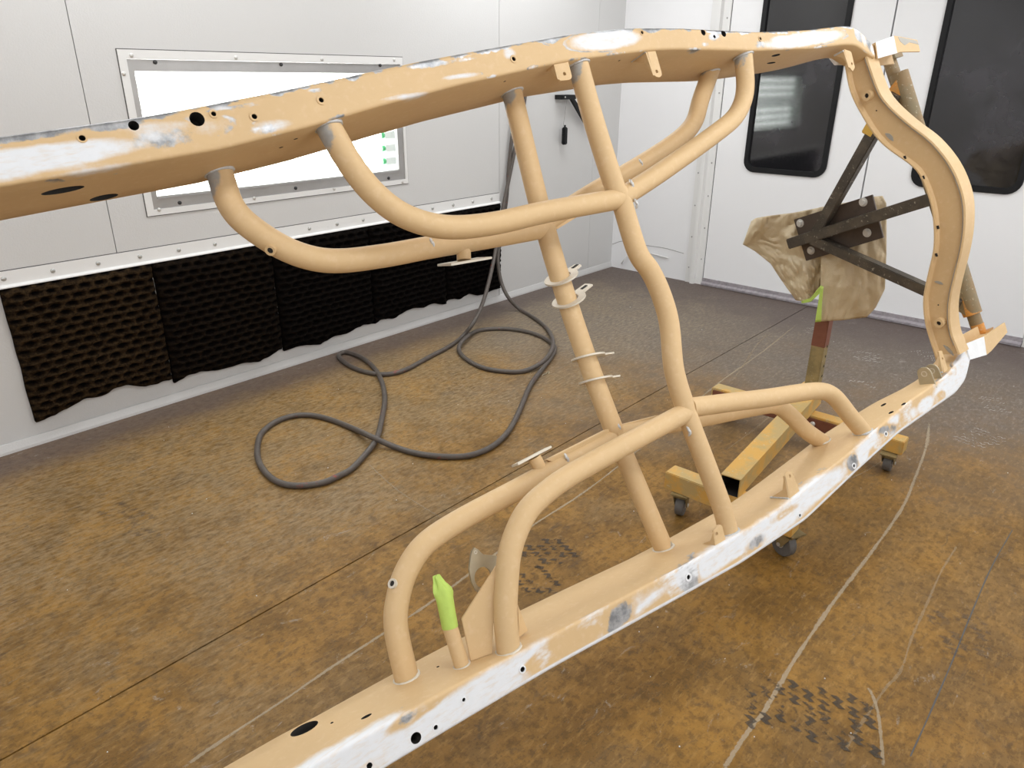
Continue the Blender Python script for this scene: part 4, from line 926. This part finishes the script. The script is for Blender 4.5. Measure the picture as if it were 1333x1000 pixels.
tag(obj('air_hose', bm, m_hose, None, True, origin=hose[30]), 'long grey-brown rubber air hose coiled in loops on the floor by the left wall', 'hose')
# hook board behind the rail that carries the hose, hidden by the chassis
hk = thing('hose_hook', 'black wall hook holding up the air hose behind the upper rail', 'hook', (hose[0].x, YL, hose[0].z))
bm = nb(); bx(bm, hose[0].x - .10, hose[0].x + .06, YL - .006, YL, hose[0].z - .03, hose[0].z + .03); obj('back_plate', bm, m_rubber, hk)
bm = nb(); cyl(bm, (hose[0].x - .10, YL - .035, hose[0].z), (hose[0].x + .06, YL - .035, hose[0].z), .014, 12); obj('peg', bm, m_rubber, hk)
# black shelf bracket with the hanging switch
b0 = pl(722, 127, 1, YL); b1 = pl(757, 154, 1, YL)
br = thing('wall_bracket', 'small black steel bracket on the white wall, right of the hanging hoses', 'bracket', (b0.x, YL, b0.z))
zt = b0.z + .018
bm = nb(); bx(bm, b0.x, b0.x + .16, YL - .07, YL, zt - .03, zt); obj('bracket_arm', bm, m_rubber, br, bevel=.002)
bm = nb(); prism(bm, [(b0.x + .12, YL - .05, zt - .02), (b0.x + .16, YL - .05, zt - .02), (b1.x + .03, YL - .05, b1.z - .02), (b1.x, YL - .05, b1.z - .05)], (0, .02, 0)); obj('brace', bm, m_rubber, br)
put_bolts([(b0.x + .03, YL - .071, zt - .015)], .006, .003, m_bolt, br)
sw_t, sw_m = pl(738, 130, 1, YL - .04), pl(733, 165, 1, YL - .04)
sw = thing('hanging_switch', 'small black hand switch hanging on a thin cord below the wall bracket', 'switch', pl(735, 188, 1, YL - .04))
bm = nb(); sweep(bm, [sw_t + Vector((0, 0, .02)), sw_t, sw_m], .0022, 6); obj('cord', bm, m_alu, sw)
c_ = pl(735, 177, 1, YL - .04); rot = Matrix.Rotation(.05, 3, 'Y')
bm = nb(); bxo(bm, c_, (1, 0, 0), (0, 1, 0), (0, 0, 1), .042, .028, .12); obj('switch_body', bm, m_rubber, sw, bevel=.006)
bm = nb(); bxo(bm, c_ + Vector((-.022, -.004, -.01)), (1, 0, 0), (0, 1, 0), (0, 0, 1), .014, .016, .06); obj('trigger', bm, m_rubber, sw, bevel=.003)
bm = nb(); cyl(bm, c_ + Vector((0, 0, .058)), c_ + Vector((0, 0, .075)), .007, 10); obj('cord_grip', bm, m_rubber, sw)
# thin pale cable in the corner
bm = nb(); sweep(bm, cat([pl(808, 346, 2, .008), pl(811, 340, 0, XR - .03), pl(816, 334, 0, XR - .02), pl(825, 330, 0, XR - .015), pl(845, 330, 0, XR - .012), pl(870, 336, 0, XR - .012)], 6), .005, 8)
tag(obj('pale_cable', bm, m_trim, None, True, origin=pl(808, 346, 2, 0)), 'thin white cable on the wall base near the far room corner', 'cable')
bm = nb(); sweep(bm, cat([pl(797, 318, 0, XR - .001), pl(812, 314, 0, XR - .001), pl(838, 319, 0, XR - .001), pl(865, 323, 0, XR - .001), pl(890, 330, 0, XR - .001)], 10), .0022, 6); obj('patch_edge', bm, m_gap_soft, wr)
# small brass clip on the floor
p = pl(710, 488, 2, .003); bm = nb(); sweep(bm, [p + Vector(v) for v in ((-.03, 0, 0), (-.01, .008, .002), (.012, .004, .002), (.03, .012, .002), (.032, 0, .008), (.015, -.008, .004))], .0028, 6)
tag(obj('metal_clip', bm, m_zinc, None, True, origin=p), 'tiny bent brass clip lying on the floor beside the hose loop', 'clip')
# scrapes, boot prints and tread prints lying on the floor sheet
def ribbon(name, pix, w_, m_, seed=0, z=.0006):
    P = smoothpts(cat([pl(x, y, 2, z) for x, y in pix], 14), 2); bm = nb(); fl_ = bm.verts.layers.float.new('fade'); R_ = []
    zz = z + seed * .00005
    for i, p in enumerate(P):
        t = (P[min(i + 1, len(P) - 1)] - P[max(i - 1, 0)]).normalized(); s_ = Vector((-t.y, t.x, 0)); ww = w_ * (.75 + .5 * noise.noise(p * 9 + Vector((seed, 0, 0))))
        e = min(1, min(i, len(P) - 1 - i) / 6); row = []
        for k, f_ in ((-1, 0), (-.4, 1), (.4, 1), (1, 0)):
            v = bm.verts.new((p.x + s_.x * ww * k, p.y + s_.y * ww * k, zz + .0003)); v[fl_] = f_ * e; row.append(v)
        R_.append(row)
    for i in range(len(R_) - 1):
        for k in range(3): bm.faces.new((R_[i][k], R_[i][k + 1], R_[i + 1][k + 1], R_[i + 1][k]))
    return obj(name, bm, m_, floor)
ribbon('scrape_line', [(935, 1012), (965, 965), (983, 940), (995, 926), (1030, 866), (1060, 820), (1093, 773), (1135, 718), (1174, 662), (1192, 620), (1206, 580), (1210, 545)], .010, m_chalk, 1)
ribbon('scrape_line', [(225, 1008), (300, 957), (369, 912), (430, 870), (494, 828), (560, 785), (640, 725), (694, 684), (750, 648), (796, 614), (850, 570), (934, 500), (990, 460), (1040, 420)], .0075, m_chalk, 2)
ribbon('scrape_line', [(1250, 704), (1225, 745), (1205, 790), (1187, 830), (1173, 872), (1150, 900), (1120, 945), (1095, 985)], .0065, m_chalk2, 3)
ribbon('scrape_line', [(1130, 893), (1141, 920), (1147, 960), (1150, 1005)], .007, m_chalk, 4)
ribbon('scrape_line', [(935, 594), (998, 546), (1040, 505), (1090, 470)], .008, m_chalk2, 5)
ribbon('scrape_line', [(1020, 690), (1070, 640), (1130, 612), (1190, 570)], .006, m_chalk2, 6)
bm_ = ribbon('hairline_crack', [(1318, 690), (1290, 740), (1262, 805), (1240, 860), (1210, 930), (1185, 985)], .0025, m_gap, 7)
ribbon('scrape_line', [(950, 500), (965, 480), (985, 450), (1005, 430)], .006, m_chalk2, 8)
ribbon('scrape_line', [(470, 345 + 250), (520, 640), (600, 690)], .005, m_chalk2, 9)
def prints(name, centre, along, nrow, ncol, step, m_, amp=1., seed=0):
    """zig-zag tread blocks in rows"""
    c_ = pl(*centre, 2, 0); e = Vector((math.cos(along), math.sin(along), 0)); s_ = Vector((-e.y, e.x, 0)); bm = nb(); fl_ = bm.verts.layers.float.new('fade'); rnd = random.Random(seed)
    for i in range(nrow):
        for j in range(ncol):
            if rnd.random() < .12: continue
            o_ = c_ + e * step * (i - nrow / 2) + s_ * step * 1.25 * (j - ncol / 2 + .5 * (i % 2)); w_ = step * .50 * amp
            zig = [(-.55, .3), (-.15, -.1), (.15, .25), (.55, -.2)]; k = rnd.uniform(.8, 1.1)
            top = [o_ + s_ * step * a * k + e * (step * b_ + w_ * .5) for a, b_ in zig]; bot = [o_ + s_ * step * a * k + e * (step * b_ - w_ * .5) for a, b_ in zig]
            T1 = [bm.verts.new((p.x, p.y, .0015)) for p in top]; B1 = [bm.verts.new((p.x, p.y, .0015)) for p in bot]; f_ = rnd.uniform(.35, .9)
            for v in T1 + B1: v[fl_] = f_
            for q in range(3): bm.faces.new((T1[q], T1[q + 1], B1[q + 1], B1[q]))
    o = obj(name, bm, m_, floor); o['kind'] = 'stuff'; return o
prints('tread_print', (1062, 925), -1.15, 9, 4, .036, m_tread, 1., 1); prints('tread_print', (715, 716), -.3, 5, 3, .036, m_tread, 1., 2); prints('tread_print', (702, 755), -.3, 4, 3, .034, m_tread, 1., 8)
prints('tread_print', (165, 666), .2, 3, 5, .036, m_tread2, 1., 3); prints('tread_print', (190, 690), .2, 2, 4, .034, m_tread2, 1., 4); prints('tread_print', (1262, 822), -.9, 5, 4, .036, m_tread2, 1.1, 5)
prints('boot_print', (1125, 463), .3, 5, 3, .035, m_print, .55, 6); prints('boot_print', (1115, 497), .5, 4, 3, .035, m_print, .55, 7); prints('boot_print', (1275, 570), -.3, 8, 4, .028, m_print, .4, 9); prints('boot_print', (1205, 462), .9, 6, 3, .03, m_print, .5, 10); prints('boot_print', (1060, 430), .1, 5, 3, .03, m_print, .5, 11); prints('boot_print', (1290, 525), .4, 7, 3, .028, m_print, .4, 12)
# crumbs of filler dust
bm = nb(); rnd = random.Random(3)
for k in range(90):
    x, y = rnd.uniform(.2, 4.6), rnd.uniform(-.6, 3.2); r_ = rnd.uniform(.0008, .0022)
    bmesh.ops.create_icosphere(bm, subdivisions=1, radius=r_, matrix=Matrix.Translation((x, y, r_ * .7)))
o = tag(obj('filler_crumbs', bm, m_white), 'scattered white crumbs of filler dust across the rusty floor', 'debris'); o['kind'] = 'stuff'
print('ALL OK', len(D.objects))
